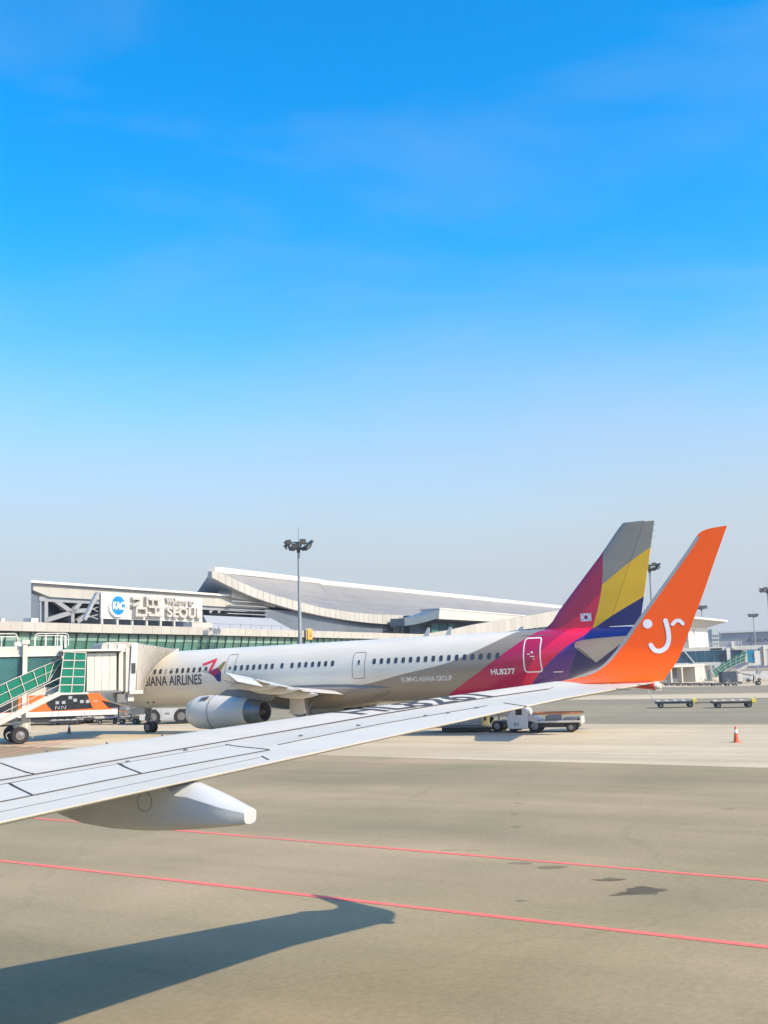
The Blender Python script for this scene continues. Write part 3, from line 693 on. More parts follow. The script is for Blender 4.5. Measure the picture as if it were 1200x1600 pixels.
f2 = [onA(x, y, .1) for x, y in [(941, 914), (985, 877), (1018, 853)]]
f3 = [onA(x, y, .1) for x, y in [(927, 983), (955, 963), (1005, 932)]]
f4 = [onA(x, y, .1) for x, y in [(860, 990), (897, 968), (936, 928)]]
nodes_livery('fin_livery', MAG, [('red', 'z<', f4, RED, []), ('m', 's', zs_clean(f1), YEL, []), ('g', 'z>', f2, (.34, .305, .25), ['m']), ('n', 'z<', f3, NAVY, ['m'])])
# fuselage
rs = []; NR = 48
stn = sorted(set([0, .08, .16, .25, .4, .6, .9, 1.2, 1.6, 2, 2.5, 3, 3.5, 4, 4.6, 5.2, 5.8, 6.5]+list(np.arange(8, 30.6, 2.))+[30.5]+list(np.arange(31.5, 44.5, 1.))+[44.2, 44.5]))
for s in stn:
    zc, hw, hh = sec(s); rs.append([Al(s, hw*cos(2*pi*i/NR), zc+hh*sin(2*pi*i/NR)) for i in range(NR)])
mb = MB(); mb.rings(rs); fus = abuild(mb, 'fuselage', 'fuselage_livery', smooth=True)
# belly fairing
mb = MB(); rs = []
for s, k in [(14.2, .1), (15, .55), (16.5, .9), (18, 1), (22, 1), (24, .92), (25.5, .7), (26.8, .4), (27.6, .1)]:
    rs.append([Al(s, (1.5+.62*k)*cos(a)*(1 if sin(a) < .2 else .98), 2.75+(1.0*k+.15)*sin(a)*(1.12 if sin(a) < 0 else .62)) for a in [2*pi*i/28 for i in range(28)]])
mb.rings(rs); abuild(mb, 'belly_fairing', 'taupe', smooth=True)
# cabin windows
def surf_patch(name, s0, z0, w_, h_, mt, off=.012, parent=plane, n=16, expo=.62, skew=0):
    pts = []
    for i in range(n):
        a = 2*pi*i/n; u = abs(cos(a))**expo*(1 if cos(a) > 0 else -1)*w_/2; v = abs(sin(a))**expo*(1 if sin(a) > 0 else -1)*h_/2
        pts.append((s0-u, z0+v))
    mb = MB(); top = [Al(s, fy(s, z)+off, z) for s, z in pts]; bot = [Al(s, fy(s, z)-.02, z) for s, z in pts]
    c = [Al(s0, fy(s0, z0)+off, z0)]
    mb.add(top+bot+c, [(i, (i+1) % n, 2*n) for i in range(n)]+[(i, n+i, n+(i+1) % n, (i+1) % n) for i in range(n)])
    return abuild(mb, name, mt, parent)
ZW = onA(585, 1033.5)[1]; print('ZW', ZW)
wx = [200+x/4 for x in (135, 168, 203, 238, 271, 307, 342, 377, 412, 449, 487)]+[330+x/5.714 for x in (215, 270, 325, 380, 435, 490, 545, 632, 722, 787, 845, 905, 963, 1022, 1083)]+[450+x/3.43 for x in (462, 501, 539, 578, 618, 657, 698, 738, 779, 820, 862, 904, 946, 989, 1033, 1078, 1123)]
for k, x in enumerate(wx):
    s_ = onA(x, 1050-(x-240)*.0463)[0]
    wdw = surf_patch('window', s_, ZW, .25, .37, 'window_shade' if k == 3 else 'window_dark', .010)
    if k == 4: surf_patch('window_blind', s_, ZW+.09, .21, .14, 'window_shade', .016, wdw)
    # right-hand twin
    o = wdw.copy(); COL.objects.link(o); o.scale = (1, -1, 1); o.parent = plane
# doors: outline ribbons on the skin
def sribbon(name, pts, wd, mt, parent=plane, off=.008, closed=True):
    """pts (s, z) loop on the left skin, drawn as a flat ribbon wd wide"""
    P = [np.array(p, float) for p in pts]; n = len(P); A, B = [], []
    for i in range(n):
        a = P[(i-1) % n] if closed or i > 0 else P[i]; b = P[(i+1) % n] if closed or i < n-1 else P[i]
        d = b-a; d /= np.linalg.norm(d)+1e-9; nn = np.array([-d[1], d[0]])*wd/2; A.append(P[i]+nn); B.append(P[i]-nn)
    vs_ = [Al(q[0], fy(q[0], q[1])+off, q[1]) for q in A+B]
    mb = MB(); mb.add(vs_, [(i, (i+1) % n, n+(i+1) % n, n+i) for i in range(n if closed else n-1)])
    return abuild(mb, name, mt, parent)
def rrect(s0, s1, z0, z1, r, n=4):
    pts = []
    for cx, cz, a0 in ((s1-r, z1-r, 0), (s0+r, z1-r, pi/2), (s0+r, z0+r, pi), (s1-r, z0+r, 1.5*pi)):
        for k in range(n+1): a = a0+pi/2*k/n; pts.append((cx+r*cos(a), cz+r*sin(a)))
    out = []
    for i, p in enumerate(pts):   # subdivide long edges so they follow the skin
        q = pts[(i+1) % len(pts)]; d = sqrt((q[0]-p[0])**2+(q[1]-p[1])**2); k = max(1, int(d/.15)); out += [(p[0]+(q[0]-p[0])*j/k, p[1]+(q[1]-p[1])*j/k) for j in range(k)]
    return out
def door(px0, px1, py0, py1, mt, wd, win=True, lab=None):
    pm = (px0+px1)/2
    s0, _ = onA(px0, (py0+py1)/2); s1, _ = onA(px1, (py0+py1)/2); _, z1 = onA(pm, py0); _, z0 = onA(pm, py1)
    r = sribbon('door', rrect(s0, s1, z0, z1, .16), wd, mt)
    if win: surf_patch('door_window', (s0+s1)/2+.02, ZW+.02, .15, .24, 'window_dark', .012, r)
    sribbon('door_handle', [((s0+s1)/2-.1, z0+.9), ((s0+s1)/2+.15, z0+.9)], .05, mt, r, closed=False)
    return r, s0, s1, z0, z1
door(352, 366, 1023, 1065, 'line_grey', .035)
door(550.5, 569.5, 1019.5, 1060, 'line_grey', .035)
d4, ds0, ds1, dz0, dz1 = door(818, 844, 997, 1050, 'white_ink', .075, False)
surf_patch('door_emblem', (ds0+ds1)/2, (dz0+dz1)/2+.15, .12, .1, 'white_ink', .01, d4); surf_patch('door_placard', ds0+.3, (dz0+dz1)/2+.05, .16, .05, 'white_ink', .01, d4)
surf_patch('door_placard', (ds0+ds1)/2+.1, (dz0+dz1)/2-.25, .14, .04, 'white_ink', .01, d4)
mb = MB(); 
sribbon('rain_gutter', [(ds0-.35+k*.15, dz1+.18-.006*k) for k in range(14)], .04, 'line_grey', closed=False)
# lettering
def alet(name, txt, x0, x1, ytop0, ybot0, mt, bold=.0, asp=None):
    s0, zb = onA(x0, ybot0); s1, _ = onA(x1, ybot0-(x1-x0)*.043); _, zt = onA(x0, ytop0)
    mp = lambda u, v, t: Al(s0+u, fy(s0+u, zb+v)+.012, zb+v)
    return text_part(name, txt, mt, plane, mp, s1-s0, zt-zb, bold, cuts=8, world=False)
alet('airline_lettering', 'ASIANA AIRLINES', 219, 315.5, 1057.5, 1073, 'letter_grey', .012)
alet('group_lettering', 'KUMHO ASIANA GROUP', 628, 707, 1058.2, 1065.8, 'white_ink', .003)
alet('registration_lettering', 'HL8277', 768, 806, 1045.4, 1054.4, 'white_ink', .022)
alet('service_placard', 'NO STEP', 865, 880, 1049.3, 1050.8, 'white_ink', .0) if False else sribbon('service_placard', [onA(865, 1050), onA(880, 1049.6)], .05, 'white_ink', closed=False)
# red folded ribbon emblem
def apoly(name, pix, mt, parent=plane, off=.012):
    P = [onA(*p) for p in pix]; c = np.mean(P, 0); mb = MB(); n = len(P)
    vs_ = [Al(s, fy(s, z)+off, z) for s, z in P]; mb.add(vs_, [tuple(range(n))]); return abuild(mb, name, mt, parent)
def lerp_px(P, n=6): return [(a[0]+(b[0]-a[0])*k/n, a[1]+(b[1]-a[1])*k/n) for a, b in zip(P[:-1], P[1:]) for k in range(n)]+[P[-1]]
rb = sribbon('ribbon_emblem', [onA(*p) for p in lerp_px([(317.5, 1038.8), (339, 1030.2)])], .2, 'ribbon_red', off=.014, closed=False)
sribbon('ribbon_fold', [onA(*p) for p in lerp_px([(338.2, 1030), (327.5, 1049)])], .24, 'ribbon_red', rb, off=.018, closed=False)
rb_old = (lambda *a: None)('ribbon_emblem', [(316.8, 1037.5), (337.5, 1029), (339.8, 1032.2), (319, 1040.5)], 'ribbon_red')
# panel details: small antennas and probe plates
for (px, py) in [(231, 1098), (240, 1097.5)]:
    s_, z_ = onA(px, py); surf_patch('service_panel', s_, z_, .22 if py > 1090 else .14, .14, 'mid_metal', .01)
for (px, py, h_) in [(666, 988, .55), (700, 986, .5), (812, 989, .25)]:
    s_, z_ = onA(px, py, 0.); mb = MB(); zc, hw, hh = sec(s_)
    mb.hexa([Al(s_-.25, -.02, zc+hh-.05), Al(s_+.2, -.02, zc+hh-.05), Al(s_+.2, .02, zc+hh-.05), Al(s_-.25, .02, zc+hh-.05), Al(s_+.1, -.012, zc+hh+h_), Al(s_+.28, -.012, zc+hh+h_), Al(s_+.28, .012, zc+hh+h_), Al(s_+.1, .012, zc+hh+h_)]); abuild(mb, 'blade_antenna', 'a_white')

def airfoil_ring(le, te, up, th, n=9, drop=0):
    """closed section between leading and trailing edge points; up is the thickness direction"""
    le = Vector(le); te = Vector(te); up = Vector(up); ch = (te-le).length; r = []
    cc = [(.5-.5*cos(pi*k/n)) for k in range(n+1)]
    for c in cc: r.append(le+(te-le)*c+up*(th*ch*half(c)))
    for c in cc[-2:0:-1]: r.append(le+(te-le)*c-up*(th*ch*half(c)*.8))
    return r
# wings
def awing(sg):
    rs = []
    for s0, s1, y, z in [(15.9, 23.4, 1.2, 2.55), (16.4, 23.5, 2.1, 2.62), (18.55, 23.25, 6.3, 3.0), (21.6, 24.95, 11.8, 3.48), (24.55, 26.1, 16.9, 3.98)]:
        rs.append(airfoil_ring(Al(s0, sg*y, z+.12), Al(s1, sg*y, z-.12), (0, 0, 1), .12 if y < 8 else .1))
    mb = MB(); mb.rings(rs); wg = abuild(mb, 'wing', 'a_white', smooth=True)
    # control surfaces hanging a little down behind the trailing edge
    def surf(nm, y0, y1, sa, sb, za, zb, ch, dr, mt='a_white'):
        mb = MB(); rs_ = []
        for y, s, z in ((y0, sa, za), (y1, sb, zb)): rs_.append(airfoil_ring(Al(s-.25, sg*y, z+.06), Al(s+ch, sg*y, z-dr), (0, 0, 1), .11, 6))
        mb.rings(rs_); return abuild(mb, nm, mt, wg, smooth=True)
    surf('inboard_flap', 2.1, 6.2, 23.2, 23.0, 2.62, 2.95, .55, .22); surf('outboard_flap', 6.5, 12.9, 23.05, 25.1, 2.98, 3.56, .45, .18); surf('aileron', 13.1, 16.2, 25.15, 25.85, 3.58, 3.9, .6, .45)
    for k, (y, s, z) in enumerate([(5.4, 22.9, 2.75), (8.6, 23.6, 3.1), (11.6, 24.5, 3.4)]):
        mb = MB(); rs_ = []
        for t, r_ in [(-2.3, .05), (-1.7, .2), (-.8, .27), (0, .25), (.6, .16), (1.1, .04)]:
            rs_.append([Al(s+t, sg*(y+.16*r_/.27*cos(a)), z-.22-.03*t+r_*sin(a)) for a in [2*pi*i/12 for i in range(12)]])
        mb.rings(rs_); abuild(mb, 'flap_track_fairing', 'a_white', wg, smooth=True)
    # wing tip fence
    yt = sg*16.95
    def fence(nm, pts, mt): mb = MB(); mb.prism([Al(s, yt-.03, z) for s, z in pts], (0, .06, 0)); return abuild(mb, nm, mt, wg)
    if sg > 0:
        q = lambda *p: [onA(x, y, 16.97) for x, y in p]
        fence('fence_core', q((325, 1050), (340, 1043), (345, 1049), (342, 1052), (334, 1056.5)), 'magenta'); fence('fence_upper', q((340, 1043), (350.5, 1033.2), (352.8, 1034.2), (346, 1047), (345, 1049)), 'gold'); fence('fence_lower', q((334, 1056.5), (342, 1052), (344.8, 1047), (344.6, 1065), (340.6, 1065)), 'navy')
    else:
        fence('fence_upper', [(25.0, 4.2), (26.2, 4.95), (26.35, 4.95), (26.1, 4.2)], 'magenta'); fence('fence_lower', [(25.0, 4.2), (25.9, 3.5), (26.1, 3.5), (26.1, 4.2)], 'navy')
    return wg
for sg in (1, -1): awing(sg)
# engines with pylon
for sg in (1, -1):
    c0 = Al(14.55, sg*5.75, 1.58)
    mb = MB(); mb.lathe([(.82, .25), (.84, .05), (.9, 0), (.98, -.08), (1.06, -.4), (1.1, -1.2), (1.07, -2.2), (.98, -3.2), (.86, -4.1), (.8, -4.45), (.74, -4.4), (.74, -3)], c0, 'x', 36)
    mb.v = mb.v; eng = abuild(mb, 'engine', 'nacelle', smooth=True)
    mb = MB(); mb.lathe([(.7, -4.2), (.785, -4.46), (.74, -5.0), (.64, -5.65), (.6, -5.62), (.6, -4.4)], c0, 'x', 32); abuild(mb, 'exhaust_nozzle', 'nozzle', eng, smooth=True)
    mb = MB(); mb.lathe([(.5, -4.3), (.42, -5.1), (.2, -5.5), (.03, -5.7)], c0, 'x', 24); abuild(mb, 'exhaust_cone', 'dark_metal', eng, smooth=True)
    mb = MB(); mb.lathe([(.80, -.9), (.8, -1.0)], c0, 'x', 28); abuild(mb, 'fan_face', 'dark_metal', eng)
    mb = MB(); mb.lathe([(1.108, -1.75), (1.108, -1.78)], c0, 'x', 36); abuild(mb, 'cowl_joint', 'line_grey', eng)
    y = sg*5.75
    mb = MB(); mb.hexa([Al(16.2, y-.16, 2.5), Al(20.6, y-.1, 2.2), Al(20.6, y+.1, 2.2), Al(16.2, y+.16, 2.5), Al(17.2, y-.16, 3.0), Al(21.6, y-.1, 2.95), Al(21.6, y+.1, 2.95), Al(17.2, y+.16, 3.0)]); abuild(mb, 'pylon', 'truck_grey', eng)
    ya = y+sg*1.085
    mb = MB(); mb.prism([Al(s, y+sg*.55, z) for s, z in [(15.5, 2.56), (15.9, 2.62), (16.2, 2.62), (15.9, 2.5)]], (0, sg*.28, -.1)); abuild(mb, 'nacelle_strake', 'mid_metal', eng)
    mb = MB(); mb.prism([Al(s, y+sg*1.0, z) for s, z in [(15.55, 1.25), (16.0, 1.25), (16.0, 1.45), (15.55, 1.45)]], (0, sg*.085, 0)); abuild(mb, 'access_door', 'nacelle', eng)
# fin and rudder
fp = lambda x, y: onA(x, y, .05)
hz0 = fp(957, 961); hz1 = fp(1006, 815); tipTE = fp(1022, 813); tipLE = fp(973, 817)
finLE = [onA(843, 987, .05), onA(853, 981, .05), onA(862.5, 971.5, .05), onA(873, 954, .05), onA(897.5, 921, .05), onA(941, 863, .05), onA(964, 828, .05), tipLE]
print('fin', finLE, hz0, hz1, tipTE)
def finx(z, line): return float(np.interp(z, [p[1] for p in line], [p[0] for p in line]))
hslope = (hz1[0]-hz0[0])/(hz1[1]-hz0[1]); tslope_pts = [fp(1004.5, 940), tipTE]; tsl = (tipTE[0]-tslope_pts[0][0])/(tipTE[1]-tslope_pts[0][1])
hx = lambda z: hz0[0]+hslope*(z-hz0[1]); tx = lambda z: tipTE[0]+tsl*(z-tipTE[1])
rs = []
zl = [5.2]+[p[1] for p in finLE[:4]]+[8, 9, 10, 10.8, 11.2, 11.5, finLE[-1][1]]
for z in zl:
    le = finx(z, finLE); te = hx(z); th = .3*(1-.55*(z-5.2)/6.5); r = []
    cc = [0, .02, .06, .14, .28, .5, .75, 1]
    for c in cc: r.append(Al(le+(te-le)*c, th*min(1, (c*6)**.5)*(1-.55*max(0, c-.2))*.8, z))
    for c in cc[-1:0:-1]: r.append(Al(le+(te-le)*c, -th*min(1, (c*6)**.5)*(1-.55*max(0, c-.2))*.8, z))
    rs.append(r)
mb = MB(); mb.rings(rs); fin = abuild(mb, 'tail_fin', 'fin_livery', smooth=True)
rs = []
for z in [5.85, 7, 8.5, 10, 11.2, tipTE[1]]:
    a, b = hx(z)+.02, tx(z); th = .3*(1-.55*(z-5.2)/6.5)*.44
    rs.append([Al(a, th, z), Al(b, .012, z), Al(b, -.012, z), Al(a, -th, z)])
mb = MB(); mb.rings(rs); rud = abuild(mb, 'rudder', 'fin_livery', fin)
for z in (11.55, 11.2, 10.8, 10.3):
    mb = MB(); p = Al(tx(z), 0, z); mb.tube(p, (p[0]-.16, 0, z-.02), .012, .006, 5); abuild(mb, 'static_wick', 'line_grey', rud)
# flag on the fin
fc0 = onA(916, 964.5, .22); fg = empty('flag', (0, 0, 0)); fg.parent = plane; MW[fg.name] = MW[plane.name]
bpy.data.objects.remove(fg)
def fpl(name, pts, mt, parent, off): mb = MB(); mb.add([Al(s, off, z) for s, z in pts], [tuple(range(len(pts)))]); return abuild(mb, name, mt, parent)
fs_, fz_ = fc0; fw, fh = .33, .23
YF = .262
flag = fpl('flag', [(fs_-fw, fz_-fh), (fs_+fw, fz_-fh), (fs_+fw, fz_+fh), (fs_-fw, fz_+fh)], 'flag_white', fin, YF)
disc = [(fs_+.12*cos(2*pi*k/24), fz_+.12*sin(2*pi*k/24)) for k in range(24)]
fpl('flag_disc_red', [disc[k] for k in range(0, 13)]+[(fs_-.06, fz_-.05), (fs_, fz_), (fs_+.06, fz_+.05)][0:3], 'flag_red', flag, YF+.004)
fpl('flag_disc_blue', [disc[k % 24] for k in range(12, 25)]+[(fs_+.06, fz_+.05), (fs_, fz_), (fs_-.06, fz_-.05)], 'flag_blue', flag, YF+.007)
for sx, sz in ((-1, 1), (1, 1), (-1, -1), (1, -1)):
    for k in (-1, 0, 1):
        cx, cz = fs_+sx*(.21+.028*k), fz_+sz*(.14+.018*k)
        d = np.array([sx*.018*-1*-1, 0]); t = np.array([-sz*.045*sx*sx, sx*.055*sx*sz*0]);
        ang = atan2(sz*.14, sx*.21); ta = (-sin(ang)*.05, cos(ang)*.05); na = (cos(ang)*.008, sin(ang)*.008)
        fpl('flag_bar', [(cx-ta[0]-na[0], cz-ta[1]-na[1]), (cx+ta[0]-na[0], cz+ta[1]-na[1]), (cx+ta[0]+na[0], cz+ta[1]+na[1]), (cx-ta[0]+na[0], cz-ta[1]+na[1])], 'line_grey', flag, YF+.004)
# tailplanes
y_t = 6.1
tLE = onA(901, 1012, y_t); tTE = onA(932, 1035, y_t)
rLE = onA(944, 996, 1.0); 
print('stab', tLE, tTE, rLE)
for sg in (1, -1):
    rs = []
    for (s0, z0), (s1, z1), y in [((38.9, 5.0), (42.6, 5.25), .5), ((39.3, 5.0), (42.7, 5.2), 1.1), ((tLE[0]-.25, tLE[1]+.02), (tTE[0]-.15, tTE[1]), y_t-.35), ((tLE[0]+.1, tLE[1]-.02), tTE, y_t)]:
        rs.append(airfoil_ring(Al(s0, sg*y, z0), Al(s1, sg*y, z1), (0, 0, 1), .1, 8))
    mb = MB(); mb.rings(rs); abuild(mb, 'tailplane', 'tail_shade_grey', smooth=True)
# landing gear
def wheel(mb_parent, c, r, w_, hub=True):
    mb = MB(); mb.lathe([(r*.55, -w_/2), (r*.9, -w_/2), (r, -w_*.3), (r, w_*.3), (r*.9, w_/2), (r*.55, w_/2)], c, 'y', 24); t = abuild(mb, 'wheel', 'rubber', mb_parent, smooth=True)
    mb = MB(); mb.lathe([(.02, -w_/2-.03), (r*.25, -w_/2-.02), (r*.4, -w_/2-.006), (r*.56, -w_/2-.012), (r*.56, w_/2+.012), (r*.4, w_/2+.006), (r*.25, w_/2+.02), (.02, w_/2+.03)], c, 'y', 20); abuild(mb, 'rim', 'hub', t, smooth=True)
    return t
mb = MB(); mb.tube((0, 0, .4), (.1, 0, 1.0), .07, n=12); mb.tube((.1, 0, 1.0), (.16, 0, 2.0), .11, n=12); mb.tube((.1, 0, 1.0), (.9, 0, 1.95), .05); mb.tube((0, -.33, .4), (0, .33, .4), .06)
mb.tube((-.08, 0, .55), (-.22, 0, .85), .03); mb.tube((-.22, 0, .85), (.02, 0, 1.1), .03); mb.box(.2, .42, -.08, .08, .95, 1.15)
ng = abuild(mb, 'nose_gear', 'mid_metal', smooth=True)
for y in (-.27, .27): wheel(ng, (0, y, .4), .4, .22)
for sg in (1, -1):
    mb = MB(); mb.box(.25, 1.7, sg*.36-.012, sg*.36+.012, 1.35, 1.85); abuild(mb, 'gear_door', 'a_white', ng)
for sg in (1, -1):
    x = 5.07-21.95; y = sg*3.8
    mb = MB(); mb.tube((x, y, .58), (x, y, 1.3), .1, n=12); mb.tube((x, y, 1.3), (x+.05, y+sg*.1, 2.9), .15, n=12); mb.tube((x, y, 1.5), (x, y-sg*1.7, 2.6), .07); mb.tube((x, y-.6, .58), (x, y+.6, .58), .08)
    mg = abuild(mb, 'main_gear', 'mid_metal', smooth=True)
    for dy in (-.46, .46): wheel(mg, (x, y+dy, .585), .585, .42)
    g0 = onA(453, 1091, 4.3); g1 = onA(476, 1117, 4.3)
    mb = MB(); mb.prism([Al(s, sg*(y_ if False else 4.3), z) for s, z in [onA(453.5, 1090, 4.3), onA(475, 1090, 4.3), onA(477.5, 1114, 4.3), onA(473, 1116.5, 4.3), onA(453, 1116, 4.3)]], (0, sg*.05, 0)); abuild(mb, 'gear_door', 'a_white', mg)

# ------------------------------------------------------------------ terminal: long concourse with parapet and leaning glass
def troot(name, a, n, z, label, cat, group=None):
    p = T(a, n, z); o = empty(name, p, TROT, label, cat, group); o['_b'] = 0; del o['_b']; o_base[o.name] = (a, n, z); return o
o_base = {}
def tl(o, a, n, z): b = o_base[o.name]; return (a-b[0], n-b[1], z-b[2])
def tb(mb, a0, a1, n0, n1, z0, z1): return mb.box(a0, a1, n0, n1, z0, z1, fn=T)
NF = 88.
con = troot('terminal_concourse', 100, NF+8, 0, 'long low concourse with cream parapet and leaning green glass behind the airliner', 'building')
A0, A1, PIT = 44., 158., 1.55
mb = MB(); tb(mb, A0, A1+2, NF+1.6, NF+16, 0, 6.6); mb.build('wall', 'dark_wall', con)
mb = MB(); tb(mb, A0, A1, NF+.6, NF+16, 9.12, 9.85); mb.build('roof_slab', 'panel_cream', con)
mb = MB(); tb(mb, A0, A1, NF+.15, NF+.6, 8.98, 9.1); mb.build('head_trim', 'mullion', con)
mb = MB(); tb(mb, A0, A1, NF+.3, NF+1.6, 6.2, 6.6); mb.build('sill', 'panel_cream', con)
pn = None; pg = [None, None]; ml = None
rnd = random.Random(3)
k = 0; a = A0
while a < A1-.2:
    if pn is None:
        mb = MB(); mb.box(.012, PIT-.012, 0, .5, 0, .93); pn = mb.build('parapet_panel', 'panel_cream', con, world=False); pn.location = tl(con, a, NF, 9.08)
        for q, (mt, z0, z1) in enumerate((('teal_glass', 0, 1.55), ('teal_glass_pale', 1.6, 2.36))):
            sl = .2; mb = MB(); mb.hexa([(.05, 1.0-z0*.2+.0, z0), (PIT-.05, 1.0-z0*.2, z0), (PIT-.05, 1.05-z0*.2, z0), (.05, 1.05-z0*.2, z0), (.05, 1.0-z1*.2, z1), (PIT-.05, 1.0-z1*.2, z1), (PIT-.05, 1.05-z1*.2, z1), (.05, 1.05-z1*.2, z1)])
            pg[q] = mb.build('window_pane', mt, con, world=False); pg[q].location = tl(con, a, NF+.1, 6.62)
        mb = MB(); mb.hexa([(-.05, .88, 0), (.05, .88, 0), (.05, 1.15, 0), (-.05, 1.15, 0), (-.05, .88-2.36*.2, 2.36), (.05, .88-2.36*.2, 2.36), (.05, 1.15-2.36*.2, 2.36), (-.05, 1.15-2.36*.2, 2.36)])
        ml = mb.build('mullion', 'mullion', con, world=False); ml.location = tl(con, a, NF+.1, 6.62)
    else:
        inst(pn, tl(con, a, NF+rnd.uniform(-.012, .012), 9.08), parent=con)
        for q in (0, 1): inst(pg[q] if rnd.random() < .8 else pg[1-q] if False else pg[q], tl(con, a, NF+.1, 6.62), (rnd.uniform(-.012, .012), 0, 0), parent=con)
        inst(ml, tl(con, a, NF+.1, 6.62), parent=con)
    a += PIT; k += 1
for a in np.arange(A0, A1, 6.2):   # handrail posts and small plant on the roof edge
    pass
mb = MB()
for a in np.arange(104, 150, 2.2): mb.tube(T(a, NF+2.5, 9.8), T(a, NF+2.5, 10.75), .03, n=5)
mb.tube(T(104, NF+2.5, 10.7), T(150, NF+2.5, 10.7), .025, n=5); mb.build('roof_railing', 'mid_metal', con)
def roofbox(name, px0, px1, py0, py1, n, mt='cream', dn=1.2):
    a0, _, z1 = onN(px0, py0, n); a1, _, _ = onN(px1, py0, n); z0 = onN(px0, py1, n)[2]; mb = MB(); tb(mb, a0, a1, n, n+dn, min(9.8, z0), z1); return mb.build(name, mt, con)
roofbox('roof_plant_box', 49, 60, 965.5, 971, NF+2.2); roofbox('roof_plant_box', 300, 332, 972, 979, NF+2, 'panel_cream', 1.4); roofbox('roof_plant_box', 2, 8, 966, 971, NF+2.2)
roofbox('white_plant_box', 361, 388, 1001.5, 1012, NF-2.5, 'white', 1.5) if False else None
# gate number sign on the mast side
ga_, _, gz1 = onN(480, 983, NF-.5); gb_, _, gz0 = onN(487.5, 999, NF-.5)
gsn = troot('gate_sign', (ga_+gb_)/2, NF-.5, 0, 'orange gate number sign on the concourse front beside the tall mast', 'sign')
mb = MB(); tb(mb, ga_, gb_, NF-.6, NF-.35, gz0, gz1); mb.build('sign_board', 'orange_sign', gsn)
mb = MB(); tb(mb, ga_-.08, gb_+.08, NF-.37, NF-.3, gz0-.08, gz1+.08); mb.build('sign_frame', 'cream', gsn)
mb = MB(); mb.bar(T((ga_+gb_)/2, NF-.35, gz0+.6), T((ga_+gb_)/2, NF+.1, gz0+.6), .1, .1); mb.build('bracket', 'mid_metal', gsn)
text_part('gate_number', '16', 'letter_grey', gsn, lambda u, v, t: T(ga_+.35+u, NF-.612, gz0+.25+v), (gb_-ga_)*.45, .7, .02)

# ------------------------------------------------------------------ terminal hall with trusses (left) and its roof fascia
NH = 105.
hall = troot('terminal_hall', 112, NH+10, 0, 'terminal hall with deep cream roof fascia and open white truss front, behind the sign', 'building')
aL = onN(52, 909, NH)[0]; aR = 138.; zR = 16.2
a66, _, z66 = onN(66, 932, NH)
HDV = Vector((-.30, .95, 0))*22
mb = MB(); mb.prism([T(aL-.75, NH-.5, zR-.28), T(aR, NH-.5, zR-.28), T(aR, NH-.5, zR), T(aL-.75, NH-.5, zR)], HDV); mb.build('roof_edge', 'white', hall)
k = 0; a = aL
pts_l = lambda a: (onN(52, 922, NH)[2]+(z66-onN(52, 922, NH)[2])*min(1, (a-aL)/(a66-aL)))
while a < aR-.1:
    b = min(aR, a+2.6); mb = MB(); za, zb = pts_l(a), pts_l(b)
    mb.hexa([T(a+.01, NH, za), T(b-.01, NH, zb), T(b-.01, NH+.4, zb), T(a+.01, NH+.4, za), T(a+.01, NH, zR-.3), T(b-.01, NH, zR-.3), T(b-.01, NH+.4, zR-.3), T(a+.01, NH+.4, zR-.3)]); mb.build('fascia_panel', 'panel_cream', hall); a = b
mb = MB(); tb(mb, a66-.2, aR, NH+.3, NH+.9, z66-.55, z66-.02); mb.build('edge_beam', 'steel_grey', hall)
mb = MB(); mb.prism([T(aL+.1, NH+.45, 8), T(a66, NH+.45, 8), T(a66, NH+.45, z66), T(aL+.1, NH+.45, pts_l(aL))], HDV*.9); mb.build('end_wall', 'dark_wall', hall)
mb = MB(); mb.prism([T(a66+1.5, NH+1.6, 8), T(aR+8, NH+1.6, 8), T(aR+8, NH+1.6, z66-.1), T(a66+1.5, NH+1.6, z66-.1)], HDV*.75); mb.build('glass_wall', 'dark_glass', hall)
def hp(x, y, n=NH+.6): a, _, z = onN(x, y, n); return T(a, n, z)
def truss(p, q, wd=.55): mb = MB(); mb.bar(hp(*p), hp(*q), wd, wd, up=(eN[0], eN[1], 0)); mb.build('truss_member', 'steel_grey', hall)
for p, q in [((70, 938), (70, 972)), ((84, 938), (111, 957)), ((126, 939), (112, 957)), ((72, 969), (110, 957)), ((111, 955), (140, 953.5)), ((134, 960), (119, 972)), ((111.5, 957), (111.5, 973))]: truss(p, q)
for x in (336, 349): truss((x, 946), (x-10, 957), .45)
# mid block with stacked louvres, right of the sign
for r in range(5):
    z0 = 12.7+.62*r; a0, a1 = onN(352+2.2*r, 950-3*r, NH-1)[0], onN(417, 940, NH-1)[0]
    mb = MB()
    mb.bar(T(a0, NH-1, z0), T(a1, NH-1, z0), .35, .12)
    for a in np.arange(a0, a1, 1.1): mb.bar(T(a, NH-1, z0), T(a, NH-1, z0+.6), .14, .3)
    mb.build('louvre_row', 'steel_grey', hall)
a0, a1 = onN(364, 922, NH-.8)[0], onN(430, 938, NH-.8)[0]
mb = MB(); z0 = onN(364, 933, NH-.8)[2]; z1 = onN(364, 921.5, NH-.8)[2]
mb.hexa([T(a0-.4, NH-.8, z0), T(a1, NH-.8, z0-1.2), T(a1, NH+2, z0-1.2), T(a0-.4, NH+2, z0), T(a0, NH-.8, z1), T(a1, NH-.8, z1-.9), T(a1, NH+2, z1-.9), T(a0, NH+2, z1)]); mb.build('louvre_hood', 'panel_cream', hall)
mb = MB(); a0, _, z1 = onN(322, 961, 98); a1 = onN(428, 966, 98)[0]; a2 = onN(465, 980, 98)[0]
